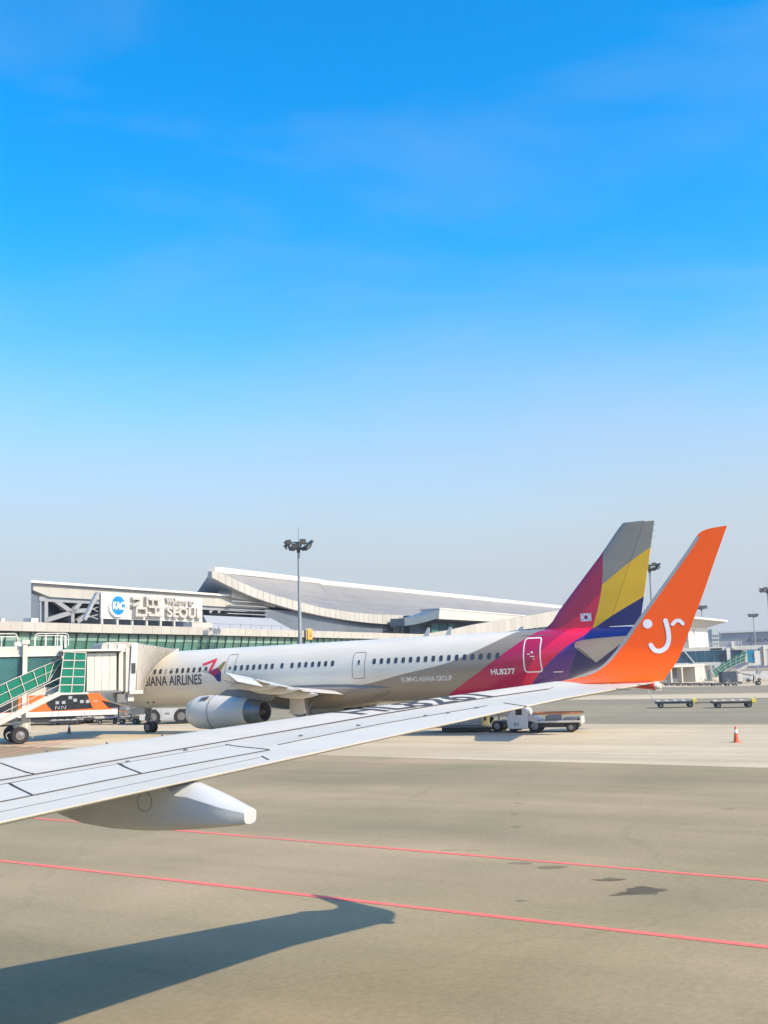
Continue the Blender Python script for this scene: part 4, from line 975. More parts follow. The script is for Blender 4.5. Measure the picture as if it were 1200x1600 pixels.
mb.hexa([T(a0, 97, 9.9), T(a2, 97, 9.9), T(a2, 104, 9.9), T(a0, 104, 9.9), T(a0, 98.5, z1), T(a1, 98.5, z1), T(a1, 103, z1+.1), T(a0, 103, z1+.1)]); mb.build('lower_roof', 'steel_grey', hall)
mb = MB(); a0 = onN(418, 950, 103.5)[0]; tb(mb, a0, a0+58, 104, 108, 9.5, 14.2); mb.build('recessed_wall', 'dark_wall', hall)

# ------------------------------------------------------------------ welcome sign
NS = 97.
sg_ = troot('terminal_sign', 113, NS, 0, 'large white slatted welcome sign with blue round emblem on the terminal roof', 'sign')
sa0, _, sz1 = onN(158, 925, NS); sa1, _, _ = onN(316, 935, NS); sz0 = onN(158, 966.5, NS)[2]; szr = onN(316, 970, NS)[2]
print('sign', sa0, sa1, sz0, sz1, szr)
nsl = 14; hgt_ = (sz1-sz0)/nsl; sl0 = None
for k in range(nsl):
    if sl0 is None: mb = MB(); mb.box(0, sa1-sa0, 0, .12, .02, hgt_-.02); sl0 = mb.build('slat', 'white', sg_, world=False); sl0.location = tl(sg_, sa0, NS, sz0)
    else: inst(sl0, tl(sg_, sa0, NS, sz0+k*hgt_), parent=sg_)
mb = MB(); tb(mb, sa0, sa1, NS+.1, NS+.3, sz0+.05, sz1-.05); mb.build('backing', 'mid_metal', sg_)
def sp_(x, y, dn=0): a, _, z = onN(x, y, NS-dn); return a, z
cx, cz = sp_(181.5, 946.3); ra = (sp_(194.5, 946)[0]-sp_(168.5, 946)[0])/2; rz_ = (sp_(181, 928)[1]-sp_(181, 964.5)[1])/2; RR = (ra+rz_)/2; print('roundel', ra, rz_)
def disc_(name, r, n0, n1, mt, par):
    mb = MB(); N = 40; mb.prism([T(cx+r*cos(2*pi*k/N), n0, cz+r*sin(2*pi*k/N)) for k in range(N)], Vector(T(0, n1-n0, 0))); return mb.build(name, mt, par)
ring = disc_('round_emblem', RR, NS-.02, NS-.35, 'flag_white', sg_); disc_('emblem_disc', RR*.82, NS-.34, NS-.38, 'sign_blue', ring)
k0, kz = cx-RR*.68, cz-.5; k1 = cx+RR*.68
text_part('emblem_lettering', 'KAC', 'flag_white', ring, lambda u, v, t: T(k0+u, NS-.40-t, kz+v), k1-k0, .95, .05, depth=.02)
def letter_strokes(name, strokes, wd=.34):
    mb = MB()
    for p, q in strokes:
        a0, z0 = sp_(140+p[0]/6, 900+p[1]/6); a1, z1 = sp_(140+q[0]/6, 900+q[1]/6)
        d = Vector((a1-a0, z1-z0)).normalized()*wd/2*.9; nn = Vector((-d.y, d.x))
        poly = [(a0-d.x+nn.x, z0-d.y+nn.y), (a0-d.x-nn.x, z0-d.y-nn.y), (a1+d.x-nn.x, z1+d.y-nn.y), (a1+d.x+nn.x, z1+d.y+nn.y)]
        mb.prism([T(a, NS-.03, z) for a, z in poly], Vector(T(0, -.5-.004*len(mb.f), 0)))
    return mb.build(name, 'letter_face', sg_)
letter_strokes('sign_letter', [((385, 212), (465, 218)), ((465, 218), (437, 255)), ((437, 255), (385, 275)), ((509, 208), (509, 280)), ((405, 302), (497, 306)), ((497, 306), (497, 372)), ((402, 370), (497, 372)), ((405, 302), (403, 370))])
letter_strokes('sign_letter', [((535, 218), (645, 224)), ((565, 222), (565, 288)), ((615, 225), (615, 290)), ((530, 290), (648, 296)), ((588, 298), (588, 365)), ((527, 366), (655, 374))])
w0, wz = sp_(140+700/6, 900+263/6); w1 = sp_(140+958/6, 900+270/6)[0]; wzt = sp_(140+700/6, 900+208/6)[1]
text_part('sign_lettering', 'Welcome to', 'letter_face', sg_, lambda u, v, t: T(w0+u, NS-.03-t, wz+v), w1-w0, wzt-wz, .02, depth=.35)
w2, wz2 = sp_(140+700/6, 900+388/6); w3 = sp_(140+1028/6, 900+398/6)[0]; wzt2 = sp_(140+700/6, 900+287/6)[1]
text_part('sign_lettering', 'SEOUL', 'letter_face', sg_, lambda u, v, t: T(w2+u, NS-.03-t, wz2+v), w3-w2, wzt2-wz2, .035, depth=.5)
for k in range(8):
    a = sa0+.3+k*(sa1-sa0-.6)/7; mb = MB(); tb(mb, a-.12, a+.12, NS+.05, NS+.3, 9.8, sz0+.3); mb.build('support_post', 'cream', sg_)
mb = MB(); 
pa_, pb_ = sp_(134.5, 968), sp_(154, 927.5)
mb.bar(T(pa_[0], NS+.3, pa_[1]), T(pb_[0], NS+.3, pb_[1]), .4, .4, up=(eN[0], eN[1], 0)); mb.bar(T(pb_[0]-.1, NS+.3, pb_[1]), T(sa0, NS+.3, pb_[1]+.1), .3, .3); mb.build('side_brace', 'steel_grey', sg_)
mb = MB()
for k in range(7):
    z = pa_[1]+(pb_[1]-pa_[1])*(k+.4)/7; a = pa_[0]+(pb_[0]-pa_[0])*(k+.4)/7; mb.bar(T(a, NS+.5, z), T(sa0, NS+.5, z+.5*(-1)**k), .1, .1)
mb.build('side_lattice', 'steel_grey', sg_)

# ------------------------------------------------------------------ sweeping roof
roof = troot('sweeping_roof', 170, 110, 0, 'long sweeping concave metal terminal roof with white panelled prow behind the mast', 'building')
up_px = [(331, 892.5), (347, 895), (375, 909), (400, 920), (425, 929), (450, 936), (470, 941), (500, 949), (525, 953), (550, 956.5), (575, 959), (600, 960.3), (630, 961)]
lo_px = [(331, 902), (350, 912), (375, 924), (400, 934.5), (425, 942.5), (450, 950), (470, 955), (500, 961.5), (525, 966), (550, 970), (575, 973), (600, 975), (630, 976)]
NFa = 103.
upA = [onN(x, y, NFa) for x, y in up_px]; loA = [onN(x, y, NFa) for x, y in lo_px]
def zup(a): return float(np.interp(a, [p[0] for p in upA], [p[2] for p in upA]))
def zlo(a): return float(np.interp(a, [p[0] for p in loA], [p[2] for p in loA]))
aS, aE = upA[0][0], upA[-1][0]; NP = 36
for k in range(NP):
    a = aS+(aE-aS)*k/NP; b = aS+(aE-aS)*(k+1)/NP; g = .03
    mb = MB(); mb.hexa([T(a+g, NFa, zlo(a)), T(b-g, NFa, zlo(b)), T(b-g, NFa+.8, zlo(b)), T(a+g, NFa+.8, zlo(a)), T(a+g, NFa, zup(a)), T(b-g, NFa, zup(b)), T(b-g, NFa+.8, zup(b)), T(a+g, NFa+.8, zup(a))]); mb.build('fascia_panel', 'panel_cream', roof)
mb = MB()
def soff(u, v): a = aS+.2+(aE-aS)*u; return T(a, NFa+.4+22*v*min(1, u*3+.02), zlo(a)+.06+.4*v)
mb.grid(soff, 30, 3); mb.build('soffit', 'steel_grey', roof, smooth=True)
rid_px = [(331, 892), (345, 892.5), (420, 900.5), (495, 909), (503, 911.3), (560, 917), (600, 921), (730, 934), (872, 949), (960, 958)]
def nrid(x): return NFa+.5+17.5*min(1, max(0, (x-331)/(495-331)))
ridA = [onN(x, y, nrid(x)) for x, y in rid_px]
lowpx = up_px[:-1]+[(630, 961), (690, 960), (760, 963), (860, 966), (960, 972)]
lowA = [onN(x, y, NFa+.1 if x < 640 else NFa+3) for x, y in lowpx]
def curveA(A_, t):   # param by fraction of image run -> use pixel-x fraction
    return None
xs_r = [p[0] for p in rid_px]; xs_l = [p[0] for p in lowpx]
def rp(x): return np.array([np.interp(x, xs_r, [q[k] for q in ridA]) for k in range(3)])
def lp(x): return np.array([np.interp(x, xs_l, [q[k] for q in lowA]) for k in range(3)])
XS = list(np.linspace(333, 960, 121))
def roofpt(x, v, dz=0):
    r, l_ = rp(x), lp(x); p = r+(l_-r)*v; sag = .9*sin(pi*v)*min(1, (x-331)/160); return T(p[0], p[1], p[2]-sag+dz)
mb = MB(); nv = 10
vs_ = [roofpt(x, j/nv) for x in XS for j in range(nv+1)]
mb.add(vs_, [(i*(nv+1)+j, (i+1)*(nv+1)+j, (i+1)*(nv+1)+j+1, i*(nv+1)+j+1) for i in range(len(XS)-1) for j in range(nv)]); mb.build('roof_sheet', 'roof_metal', roof, smooth=True)
mb = MB()   # fine ribs of the sheet metal, too small to pick apart
for x in np.linspace(336, 957, 260):
    rs_ = []
    for j in range(6):
        p = roofpt(x, j/5); rs_.append([p+Vector((0, 0, -.02)), p+Vector(T(.04, 0))+Vector((0, 0, .05)), p+Vector(T(-.04, 0))+Vector((0, 0, .05))])
    mb.rings(rs_)
rr_ = mb.build('roof_ribs', 'roof_metal', roof); rr_['kind'] = 'stuff'
mb = MB()
mb2 = [Vector(T(p[0], p[1], p[2])) for p in ridA]
for a, b in zip(mb2[:-1], mb2[1:]): mb.bar(a+Vector((0, 0, .1)), b+Vector((0, 0, .1)), 1.0, .85)
mb.build('ridge_cap', 'white', roof)
mb = MB(); rs_ = []    # fold running down the sheet
for j in range(13):
    v = j/12; x = 497+110*v**1.5+ (0); p = roofpt(min(x, 640), v); rs_.append([p, p+Vector(T(.25, 0))+Vector((0, 0, .16)), p+Vector(T(.5, 0))])
mb.rings(rs_); mb.build('roof_fold', 'roof_metal', roof)
for x in (477, 516, 521): 
    a = onN(x, 960, NFa+3)[0]; mb = MB(); mb.tube(T(a, NFa+3, 8), T(a, NFa+3, 14.5), .55 if x == 477 else .35, n=14); mb.build('column', 'cream', roof, smooth=True)
for x in (616, 620, 628):
    a = onN(x, 980, NFa+.4)[0]; mb = MB(); mb.tube(T(a, NFa+.4, 8), T(a, NFa+.4, 13.4), .22, n=10); mb.build('column', 'steel_grey', roof, smooth=True)
mb = MB(); a0 = onN(478, 975, NFa+6)[0]; tb(mb, a0, a0+150, NFa+6, NFa+8, 6, 14.3); mb.build('glass_wall', 'dark_glass', roof)
mb = MB(); mb.bar(T(onN(527, 965, NFa+2)[0], NFa+2, 13.5), T(onN(552, 985, NFa+2)[0], NFa+2, 10.5), .3, .3); mb.bar(T(onN(533, 965, NFa+2)[0], NFa+2, 13.5), T(onN(558, 985, NFa+2)[0], NFa+2, 10.5), .3, .3); mb.build('stair_rail', 'steel_grey', roof)

# ------------------------------------------------------------------ arrivals wing to the right of the sweeping roof
arr = troot('terminal_annex', 215, 100, 0, 'white flat roofed terminal annex with dark soffit, below the right end of the sweeping roof', 'building')
NA = 99.
q = lambda x, y, n=NA: onN(x, y, n)
p = [q(687, 951), q(862, 966), q(862, 976), q(686, 967)]
mb = MB(); mb.prism([T(*v) for v in p], Vector(T(0, 4, 0))); mb.build('fascia', 'cream', arr)
mb = MB(); mb.prism([T(*v) for v in [q(687, 949.6, NA-.1), q(862, 964.8, NA-.1), q(862, 966.3, NA-.1), q(687, 951.6, NA-.1)]], Vector(T(0, 4.5, 0))); mb.build('roof_edge', 'white', arr)
mb = MB(); cur = [(632, 966), (650, 964.5), (668, 960), (687, 951.5), (684, 966), (668, 971), (650, 975.5), (632, 978)]
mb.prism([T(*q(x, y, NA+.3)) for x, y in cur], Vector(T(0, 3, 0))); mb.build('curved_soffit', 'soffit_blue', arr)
mb = MB(); tb(mb, q(640, 975, NA+4)[0], q(900, 975, NA+4)[0], NA+4, NA+6, 5, 14.5); mb.build('wall', 'dark_wall', arr)
for k in range(3):
    x0, x1 = 674+13*k, 686+13*k; mb = MB(); mb.prism([T(*q(x0, 975, NA+2.5)), T(*q(x1, 974, NA+2.5)), T(*q(x1, 990, NA+2.5)), T(*q(x0, 990, NA+2.5))], Vector(T(0, .1, 0))); mb.build('window_pane', 'teal_glass', arr)
# rising panelled parapet
rise = troot('rising_parapet', 190, 92, 0, 'cream panelled parapet ramping up towards the magenta tail fin', 'building')
NRp = 90.
tp = [(655, 992), (700, 985), (740, 976), (785, 968.5), (830, 961), (872, 954), (930, 946)]; bp = [(655, 1000), (700, 996), (740, 993), (785, 987.5), (830, 982), (872, 977), (930, 972)]
tA = [onN(x, y, NRp) for x, y in tp]; bA = [onN(x, y, NRp) for x, y in bp]
ti = lambda a: float(np.interp(a, [v[0] for v in tA], [v[2] for v in tA])); bi = lambda a: float(np.interp(a, [v[0] for v in bA], [v[2] for v in bA]))
a = tA[0][0]; aEnd = tA[-1][0]
while a < aEnd-.5:
    b = a+2.6; mb = MB(); mb.hexa([T(a+.02, NRp, bi(a)), T(b-.02, NRp, bi(b)), T(b-.02, NRp+.5, bi(b)), T(a+.02, NRp+.5, bi(a)), T(a+.02, NRp, ti(a)), T(b-.02, NRp, ti(b)), T(b-.02, NRp+.5, ti(b)), T(a+.02, NRp+.5, ti(a))]); mb.build('parapet_panel', 'panel_cream', rise); a = b
mb = MB(); a0, a1 = tA[0][0], aEnd
mb.hexa([T(a0, NRp+1, 5), T(a1, NRp+1, 5), T(a1, NRp+6, 5), T(a0, NRp+6, 5), T(a0, NRp+1, bi(a0)+.3), T(a1, NRp+1, bi(a1)+.3), T(a1, NRp+6, bi(a1)+.3), T(a0, NRp+6, bi(a0)+.3)]); mb.build('wall', 'dark_wall', rise)
a = onN(788, 990, NRp+.7)[0]
while a < aEnd:
    mb = MB(); tb(mb, a, a+2.8, NRp+.7, NRp+.8, bi(a)-2.6, bi(a)-.05); mb.build('window_pane', 'teal_glass', rise); mb = MB(); tb(mb, a+2.8, a+3.1, NRp+.6, NRp+.85, bi(a)-2.6, bi(a)-.05); mb.build('mullion', 'steel_grey', rise); a += 3.1

# ------------------------------------------------------------------ light masts
def mast(px, ytop, Y, label, hw_=1.75, rod=True):
    top = onY(px, ytop, Y); H_ = top.z
    # stand vertically: foot below the head
    r = empty('light_mast', (top.x, top.y, 0), random.uniform(0, 1), label, 'light mast', 'high apron light masts')
    def bl(mb, n, mt, par=r, sm=False): return mb.build(n, mt, par, sm, world=False)
    mb = MB(); mb.tube((0, 0, 0), (0, 0, H_-.2), .3, .14, 14); bl(mb, 'pole', 'mast_grey', sm=True)
    mb = MB(); mb.box(-.5, .5, -.5, .5, 0, .25); bl(mb, 'foot', 'panel_cream')
    mb = MB(); N = 20
    for z, R_ in ((-.1, hw_*.62), (.55, hw_*.6)):
        for k in range(N): mb.tube((R_*cos(2*pi*k/N), R_*sin(2*pi*k/N), H_+z), (R_*cos(2*pi*(k+1)/N), R_*sin(2*pi*(k+1)/N), H_+z), .06, n=6)
    for k in range(6):
        a = 2*pi*k/6; mb.bar((0, 0, H_-.1), (hw_*.62*cos(a), hw_*.62*sin(a), H_-.1), .1, .12); mb.bar((hw_*.62*cos(a), hw_*.62*sin(a), H_-.1), (hw_*.6*cos(a), hw_*.6*sin(a), H_+.55), .07, .07)
    mb.tube((0, 0, H_-.6), (0, 0, H_+.7), .22, n=10); bl(mb, 'head_frame', 'lamp_dark')
    for k in range(11):
        a = 2*pi*k/11+.2; R_ = hw_*.85; c = Vector((R_*cos(a), R_*sin(a), H_+(.12 if k % 2 else .62)))
        o = Vector((cos(a), sin(a), -.75)).normalized(); t = Vector((-sin(a), cos(a), 0)); u = o.cross(t)
        mb = MB(); mb.hexa([c-t*.3-u*.22-o*.12, c+t*.3-u*.22-o*.12, c+t*.3+u*.22-o*.12, c-t*.3+u*.22-o*.12, c-t*.38-u*.3+o*.16, c+t*.38-u*.3+o*.16, c+t*.38+u*.3+o*.16, c-t*.38+u*.3+o*.16]); fl = bl(mb, 'floodlight', 'lamp_dark')
        mb = MB(); e = c+o*.165; mb.add([e-t*.33-u*.25, e+t*.33-u*.25, e+t*.33+u*.25, e-t*.33+u*.25], [(0, 1, 2, 3)]); bl(mb, 'lens', 'hub', fl)
    if rod: mb = MB(); mb.tube((0, 0, H_+.6), (0, 0, H_+2.6), .03, .012, 6); bl(mb, 'lightning_rod', 'lamp_dark')
    return r
mast(466.5, 856, 128, 'tall floodlight mast standing behind the middle of the airliner')
mast(1015, 889, 172, 'floodlight mast half hidden behind the tail fin')
mast(1096, 951, 312, 'floodlight mast behind the white flared roof tower', 1.75)
mast(1177, 963, 372, 'floodlight mast in front of the far grey hangar', 1.75)
mast(1199, 924, 240, 'nearer floodlight mast cut by the right edge of the picture', 1.75)

# ------------------------------------------------------------------ jet bridge at the airliner's front door
JO = np.array([-24., 72.]); je = np.array([.892, .452]); jn = np.array([-.452, .892])
def J(u, v, z): p = JO+je*u+jn*v; return Vector((p[0], p[1], z))
def onJ(x, y, v=0.):
    d = ray(x, y); t = (v+JO @ jn)/(d[:2] @ jn); p = CAM+d*t; return float((p[:2]-JO) @ je), float(p[2])
jb = empty('jet_bridge', J(2, 1.5, 0), atan2(je[1], je[0]), 'white jet bridge with green glazed stair and pleated canopy docked at the airliner nose', 'jet bridge')
def jbox(mb, u0, u1, v0, v1, z0, z1): return mb.box(u0, u1, v0, v1, z0, z1, fn=J)
def jpart(name, mt, *boxes, parent=jb, bevel=0):
    mb = MB()
    for b in boxes: jbox(mb, *b)
    return mb.build(name, mt, parent, bevel=bevel)
zr1, zr0 = onJ(10, 1010.5)[1], onJ(10, 1023)[1]; zb1, zb0 = onJ(10, 1076)[1], onJ(10, 1088)[1]
uE = onJ(97, 1050)[0]
print('jet', zr1, zr0, zb1, zb0, uE)
jpart('tunnel_roof', 'cream', (-16, uE, -.08, 3.08, zr0, zr1), bevel=.03)
jpart('roof_trim', 'white', (-16, uE, -.14, 3.14, zr0-.14, zr0-.002))
jpart('tunnel_floor', 'cream', (-16, uE, -.1, 3.1, zb0, zb1))
for k in range(8):
    u0 = uE-2.4*(k+1); u1 = u0+2.4
    for v in (0, 2.96): jpart('window_pane', 'bridge_glass', (u0+.04, u1-.04, v, v+.04, zb1, zr0-.14))
    for v in (-.05, 2.92): jpart('window_post', 'steel_grey', (u0-.05, u0+.05, v, v+.1, zb1, zr0-.14))
    mb = MB(); mb.bar(J(u0, .35, zb1 if k % 2 else zr0-.15), J(u1, .35, zr0-.15 if k % 2 else zb1), .14, .14); mb.build('truss_brace', 'cream', jb)
jpart('tunnel_deck', 'mid_metal', (-16, uE, .1, 2.9, zb1, zb1+.05))
# roof railings
def jrail(u0, u1, v, z0, h_, posts):
    mb = MB(); r = .03; R_ = .22
    mb.path([J(u0, v, z0), J(u0, v, z0+h_-R_), J(u0+R_*.3, v, z0+h_-R_*.3), J(u0+R_, v, z0+h_), J(u1-R_, v, z0+h_), J(u1-R_*.3, v, z0+h_-R_*.3), J(u1, v, z0+h_-R_), J(u1, v, z0)], r)
    mb.tube(J(u0, v, z0+h_*.5), J(u1, v, z0+h_*.5), r*.8, n=6) if False else None
    for k in range(1, posts): u = u0+(u1-u0)*k/posts; mb.tube(J(u, v, z0), J(u, v, z0+h_), r*.9, n=6)
    mb.build('roof_railing', 'white', jb)
jrail(onJ(55, 1000)[0], onJ(108, 1000)[0], .2, zr1, .85, 3); jrail(onJ(65, 1000)[0], onJ(114, 1000)[0], 2.6, zr1, .8, 3)
jrail(-5, onJ(28, 1000)[0], .2, zr1, .85, 4); jrail(-4.4, onJ(39, 1000)[0], 2.6, zr1, .75, 4)
mb = MB()
for k in range(6): u = uE+.2+.14*(k % 3); mb.tube(J(u, .3+.5*k, zr1-.1), J(u, .3+.5*k, zr1+.75), .025, n=5)
mb.build('roof_ladder', 'white', jb)
# lift columns and bogie
uc0 = onJ(33.5, 1050)[0]; uc1 = onJ(41, 1050)[0]
for v0 in (-.42, 3.05):
    jpart('lift_column', 'cream', (uc0, uc1, v0, v0+.36, 2.1, zr1+.12), bevel=.02); jpart('column_cap', 'cream', (uc0-.05, uc1+.12, v0-.05, v0+.41, zr1+.125, zr1+.42))
    jpart('column_leg', 'panel_cream', (uc0+.02, uc1-.02, v0+.05, v0+.31, 1.05, 2.095))
jpart('bogie_beam', 'cream', (uc0-.1, uc1+.1, -.3, 3.3, .95, 1.35)); jpart('bogie_box', 'panel_cream', (uc0-.35, uc0-.02, -.25, .35, .75, 1.25), (uc1+.02, uc1+.3, -.2, .35, .8, 1.6))
def wheel_part(name, c, ax, r, w_, parent, mt='rubber', hubmt='hub', hubname='rim', hubr=.5):
    """wheel with world centre c turning about horizontal axis ax"""
    ax = Vector(ax).normalized(); up = Vector((0, 0, 1)); sd_ = ax.cross(up); n = 22
    def ring(rad, t): return [Vector(c)+ax*t+(sd_*cos(2*pi*i/n)+up*sin(2*pi*i/n))*rad for i in range(n)]
    mb = MB(); mb.rings([ring(r*hubr, -w_/2), ring(r*.9, -w_/2), ring(r, -w_*.32), ring(r, w_*.32), ring(r*.9, w_/2), ring(r*hubr, w_/2)]); t = mb.build(name, mt, parent, smooth=True)
    mb = MB(); mb.rings([ring(.03, -w_/2-.04), ring(r*hubr*.5, -w_/2-.03), ring(r*hubr*.75, -w_/2-.006), ring(r*hubr*1.02, -w_/2-.014), ring(r*hubr*1.02, w_/2+.014), ring(r*hubr*.75, w_/2+.006), ring(r*hubr*.5, w_/2+.03), ring(.03, w_/2+.04)]); h_ = mb.build(hubname, hubmt, t, smooth=True)
    return t
JAX = (jn[0], jn[1], 0)
um = (uc0+uc1)/2-.2
for v in (-.25, .3, 2.7, 3.25): wheel_part('bogie_wheel', J(um, v, .56), JAX, .56, .36, jb)
mb = MB()
for s_ in (-1, 1):
    P = [J(um+s_*(.62+.25*sin(pi*k/6)), -.3, .35+.45*cos(pi*k/10)) for k in range(6)]; mb = MB(); mb.path(P, .03, 5); mb.build('wheel_guard', 'panel_cream', jb)
# service stair to the apron
q0 = onJ(93, 1083, -1.4); q1 = onJ(-60, 1159, -1.4); vs0, vs1 = -1.5, -.5
dst = Vector((q1[0]-q0[0], q1[1]-q0[1]))
for v in (vs0, vs1):
    mb = MB(); mb.bar(J(q0[0], v, q0[1]), J(q1[0], v, q1[1]), .06, .3); mb.build('stringer', 'cream', jb)
NT = 16
for k in range(NT):
    t = (k+.5)/NT; u = q0[0]+dst.x*t; z = q0[1]+dst.y*t; jpart('tread', 'mid_metal', (u-.14, u+.14, vs0+.04, vs1-.04, z-.02, z+.02))
for v in (vs0,):
    mb = MB()
    for hgt2, r in ((1.0, .03), (.55, .022)): mb.tube(J(q0[0], v, q0[1]+hgt2), J(q1[0], v, q1[1]+hgt2), r, n=6)
    for k in range(7): t = k/6; mb.tube(J(q0[0]+dst.x*t, v, q0[1]+dst.y*t), J(q0[0]+dst.x*t, v, q0[1]+dst.y*t+1.0), .025, n=6)
    mb.build('hand_rail', 'cream', jb)
# green mesh screen above the stair
g_top = [onJ(x, y, -.45) for x, y in [(99, 1028), (65, 1042), (17, 1063), (-40, 1090)]]; g_bot = [onJ(x, y, -.45) for x, y in [(77, 1063), (72, 1066), (26, 1088.5), (-30, 1117)]]
NGp = 7
def gl(P, t): t *= len(P)-1; i = min(len(P)-2, int(t)); f = t-i; return (P[i][0]+(P[i+1][0]-P[i][0])*f, P[i][1]+(P[i+1][1]-P[i][1])*f)
for k in range(NGp):
    a, b = k/NGp, (k+1)/NGp; pts = [gl(g_bot, a), gl(g_bot, b), gl(g_top, b), gl(g_top, a)]
    mb = MB(); mb.prism([J(u, -.45, z) for u, z in pts], Vector((jn[0], jn[1], 0))*.02); mb.build('green_screen', 'green_screen', jb)
    mb = MB(); mb.tube(J(pts[0][0], -.5, pts[0][1]), J(pts[3][0], -.5, pts[3][1]), .03, n=6); mb.build('screen_post', 'cream', jb)
for off in (0, .5, 1):
    mb = MB(); mb.path([J(*(lambda a, b: (a[0]+(b[0]-a[0])*off, -.5, a[1]+(b[1]-a[1])*off))(gl(g_bot, k/6), gl(g_top, k/6))) for k in range(7)], .03 if off != .5 else .022); mb.build('screen_rail', 'cream', jb)
# green glazed landing box
gx = [(100, 1019), (134.5, 1019.5), (131, 1083), (91.5, 1083)]
G4 = [onJ(x, y, -1.2) for x, y in gx]
def gq(s_, t):   # s across 0..1, t down 0..1
    a = (G4[0][0]+(G4[1][0]-G4[0][0])*s_, G4[0][1]+(G4[1][1]-G4[0][1])*s_); b = (G4[3][0]+(G4[2][0]-G4[3][0])*s_, G4[3][1]+(G4[2][1]-G4[3][1])*s_); return a[0]+(b[0]-a[0])*t, a[1]+(b[1]-a[1])*t
cuts = [0, .19, .36, .62, .82, 1]
cuts = [0, .2, .4, .6, .8, 1]
for i in range(2):
    for j in range(5):
        p = [gq(i/2+.012, cuts[j]+.006), gq((i+1)/2-.012, cuts[j]+.006), gq((i+1)/2-.012, cuts[j+1]-.006), gq(i/2+.012, cuts[j+1]-.006)]
        mb = MB(); mb.prism([J(u, -1.2, z) for u, z in p], Vector((jn[0], jn[1], 0))*.03); mb.build('landing_pane', 'green_screen_solid', jb)
mb = MB()
for t in cuts: mb.bar(J(gq(0, t)[0], -1.22, gq(0, t)[1]), J(gq(1, t)[0], -1.22, gq(1, t)[1]), .05, .06)
for s_ in (0, .5, 1): mb.bar(J(gq(s_, 0)[0], -1.22, gq(s_, 0)[1]), J(gq(s_, 1)[0], -1.22, gq(s_, 1)[1]), .05, .05)
mb.build('landing_frame', 'cream', jb)
jpart('landing_deck', 'cream', (gq(0, 1)[0]-.1, gq(1, 1)[0]+.3, -1.25, 0, gq(0, 1)[1]-.12, gq(0, 1)[1]-.01))
jpart('landing_side', 'green_screen_solid', (gq(1, 0)[0]-.04, gq(1, 0)[0]-.01, -1.18, 0, gq(1, 1)[1], gq(1, 0)[1]))
jpart('landing_roof', 'white', (gq(0, 0)[0]-.1, onJ(186, 1018, 0)[0], -1.3, 3, gq(0, 0)[1]+.03, gq(0, 0)[1]+.16))
# cab
c0, c1 = onJ(135.5, 1050, -.9)[0], onJ(182, 1050, -.9)[0]; cz1, cz0 = onJ(150, 1020, -.9)[1], onJ(150, 1080.5, -.9)[1]
npan = 4
jpart('cab_wall', 'cream', (c0, c1, -.9, 3.2, cz0, cz1), bevel=.02)
for k in range(npan): jpart('cab_panel', 'cream', (c0+(c1-c0)*k/npan+.012, c0+(c1-c0)*(k+1)/npan-.012, -.93, -.903, cz0+.05, cz1-.06))
jpart('cab_rail', 'mid_metal', (c0-.2, c1+.3, -.98, -.905, cz0-.1, cz0+.02))
c2, c3 = onJ(184, 1050, -.5)[0], onJ(213.5, 1050, -.5)[0]
jpart('cab_front', 'panel_cream', (c2+.2, c2+.9, -.45, 3.1, cz0, cz1+.3)); jpart('cab_pillar', 'cream', (c2+.02, c2+.3, -.75, -.4, cz0-.05, cz1+.25), (c2+.5, c2+.75, -.7, -.4, cz0-.1, cz1+.3))
pf = onJ(203, 1050, -.8)[0]; pg_ = onJ(214, 1050, -.8)[0]; ptop = onJ(213, 1004, -.8)[1]; pbot = onJ(206, 1081.5, -.8)[1]
mb = MB(); mb.hexa([J(pf-.05, -.85, pbot), J(pg_-.12, -.85, pbot), J(pg_-.12, -.3, pbot), J(pf-.05, -.3, pbot), J(pf+.1, -.85, ptop-.15), J(pg_+.05, -.85, ptop), J(pg_+.05, -.3, ptop), J(pf+.1, -.3, ptop-.15)]); fr = mb.build('canopy_frame', 'white', jb, bevel=.02)
jpart('frame_lamp', 'dark_metal', (pf+.1, pg_-.12, -.9, -.852, onJ(208, 1052, -.8)[1], onJ(208, 1036, -.8)[1]), parent=fr)
jpart('frame_motor', 'cream', (pf-.05, pg_+.4, -.95, -.4, pbot-.12, pbot+.12)); jpart('underslung_gear', 'mid_metal', (pf-.8, pf, -.6, .2, pbot-.65, pbot-.1), (c2-.1, c2+.5, -.3, .4, cz0-.45, cz0-.02)); jpart('underslung_foot', 'cream', (pf-.1, pf+.3, -.7, -.3, pbot-.6, pbot-.12))
# hood over the cab
hp_ = [(157, 1019), (160, 1006), (166, 1003.5), (190, 1003), (213, 1003.5), (213, 1019)]
mb = MB(); mb.prism([J(*(lambda a: (a[0], -.6, a[1]))(onJ(x, y, -.6))) for x, y in hp_], Vector((jn[0], jn[1], 0))*3.4); mb.build('cab_hood', 'panel_cream', jb)
jpart('hood_vent', 'cream', (onJ(170, 1005, -.65)[0], onJ(176, 1005, -.65)[0], -.68, -.61, onJ(170, 1018, -.65)[1], onJ(170, 1006, -.65)[1]), (onJ(184, 1005, -.65)[0], onJ(196, 1005, -.65)[0], -.68, -.61, onJ(170, 1019, -.65)[1], onJ(170, 1007, -.65)[1]))
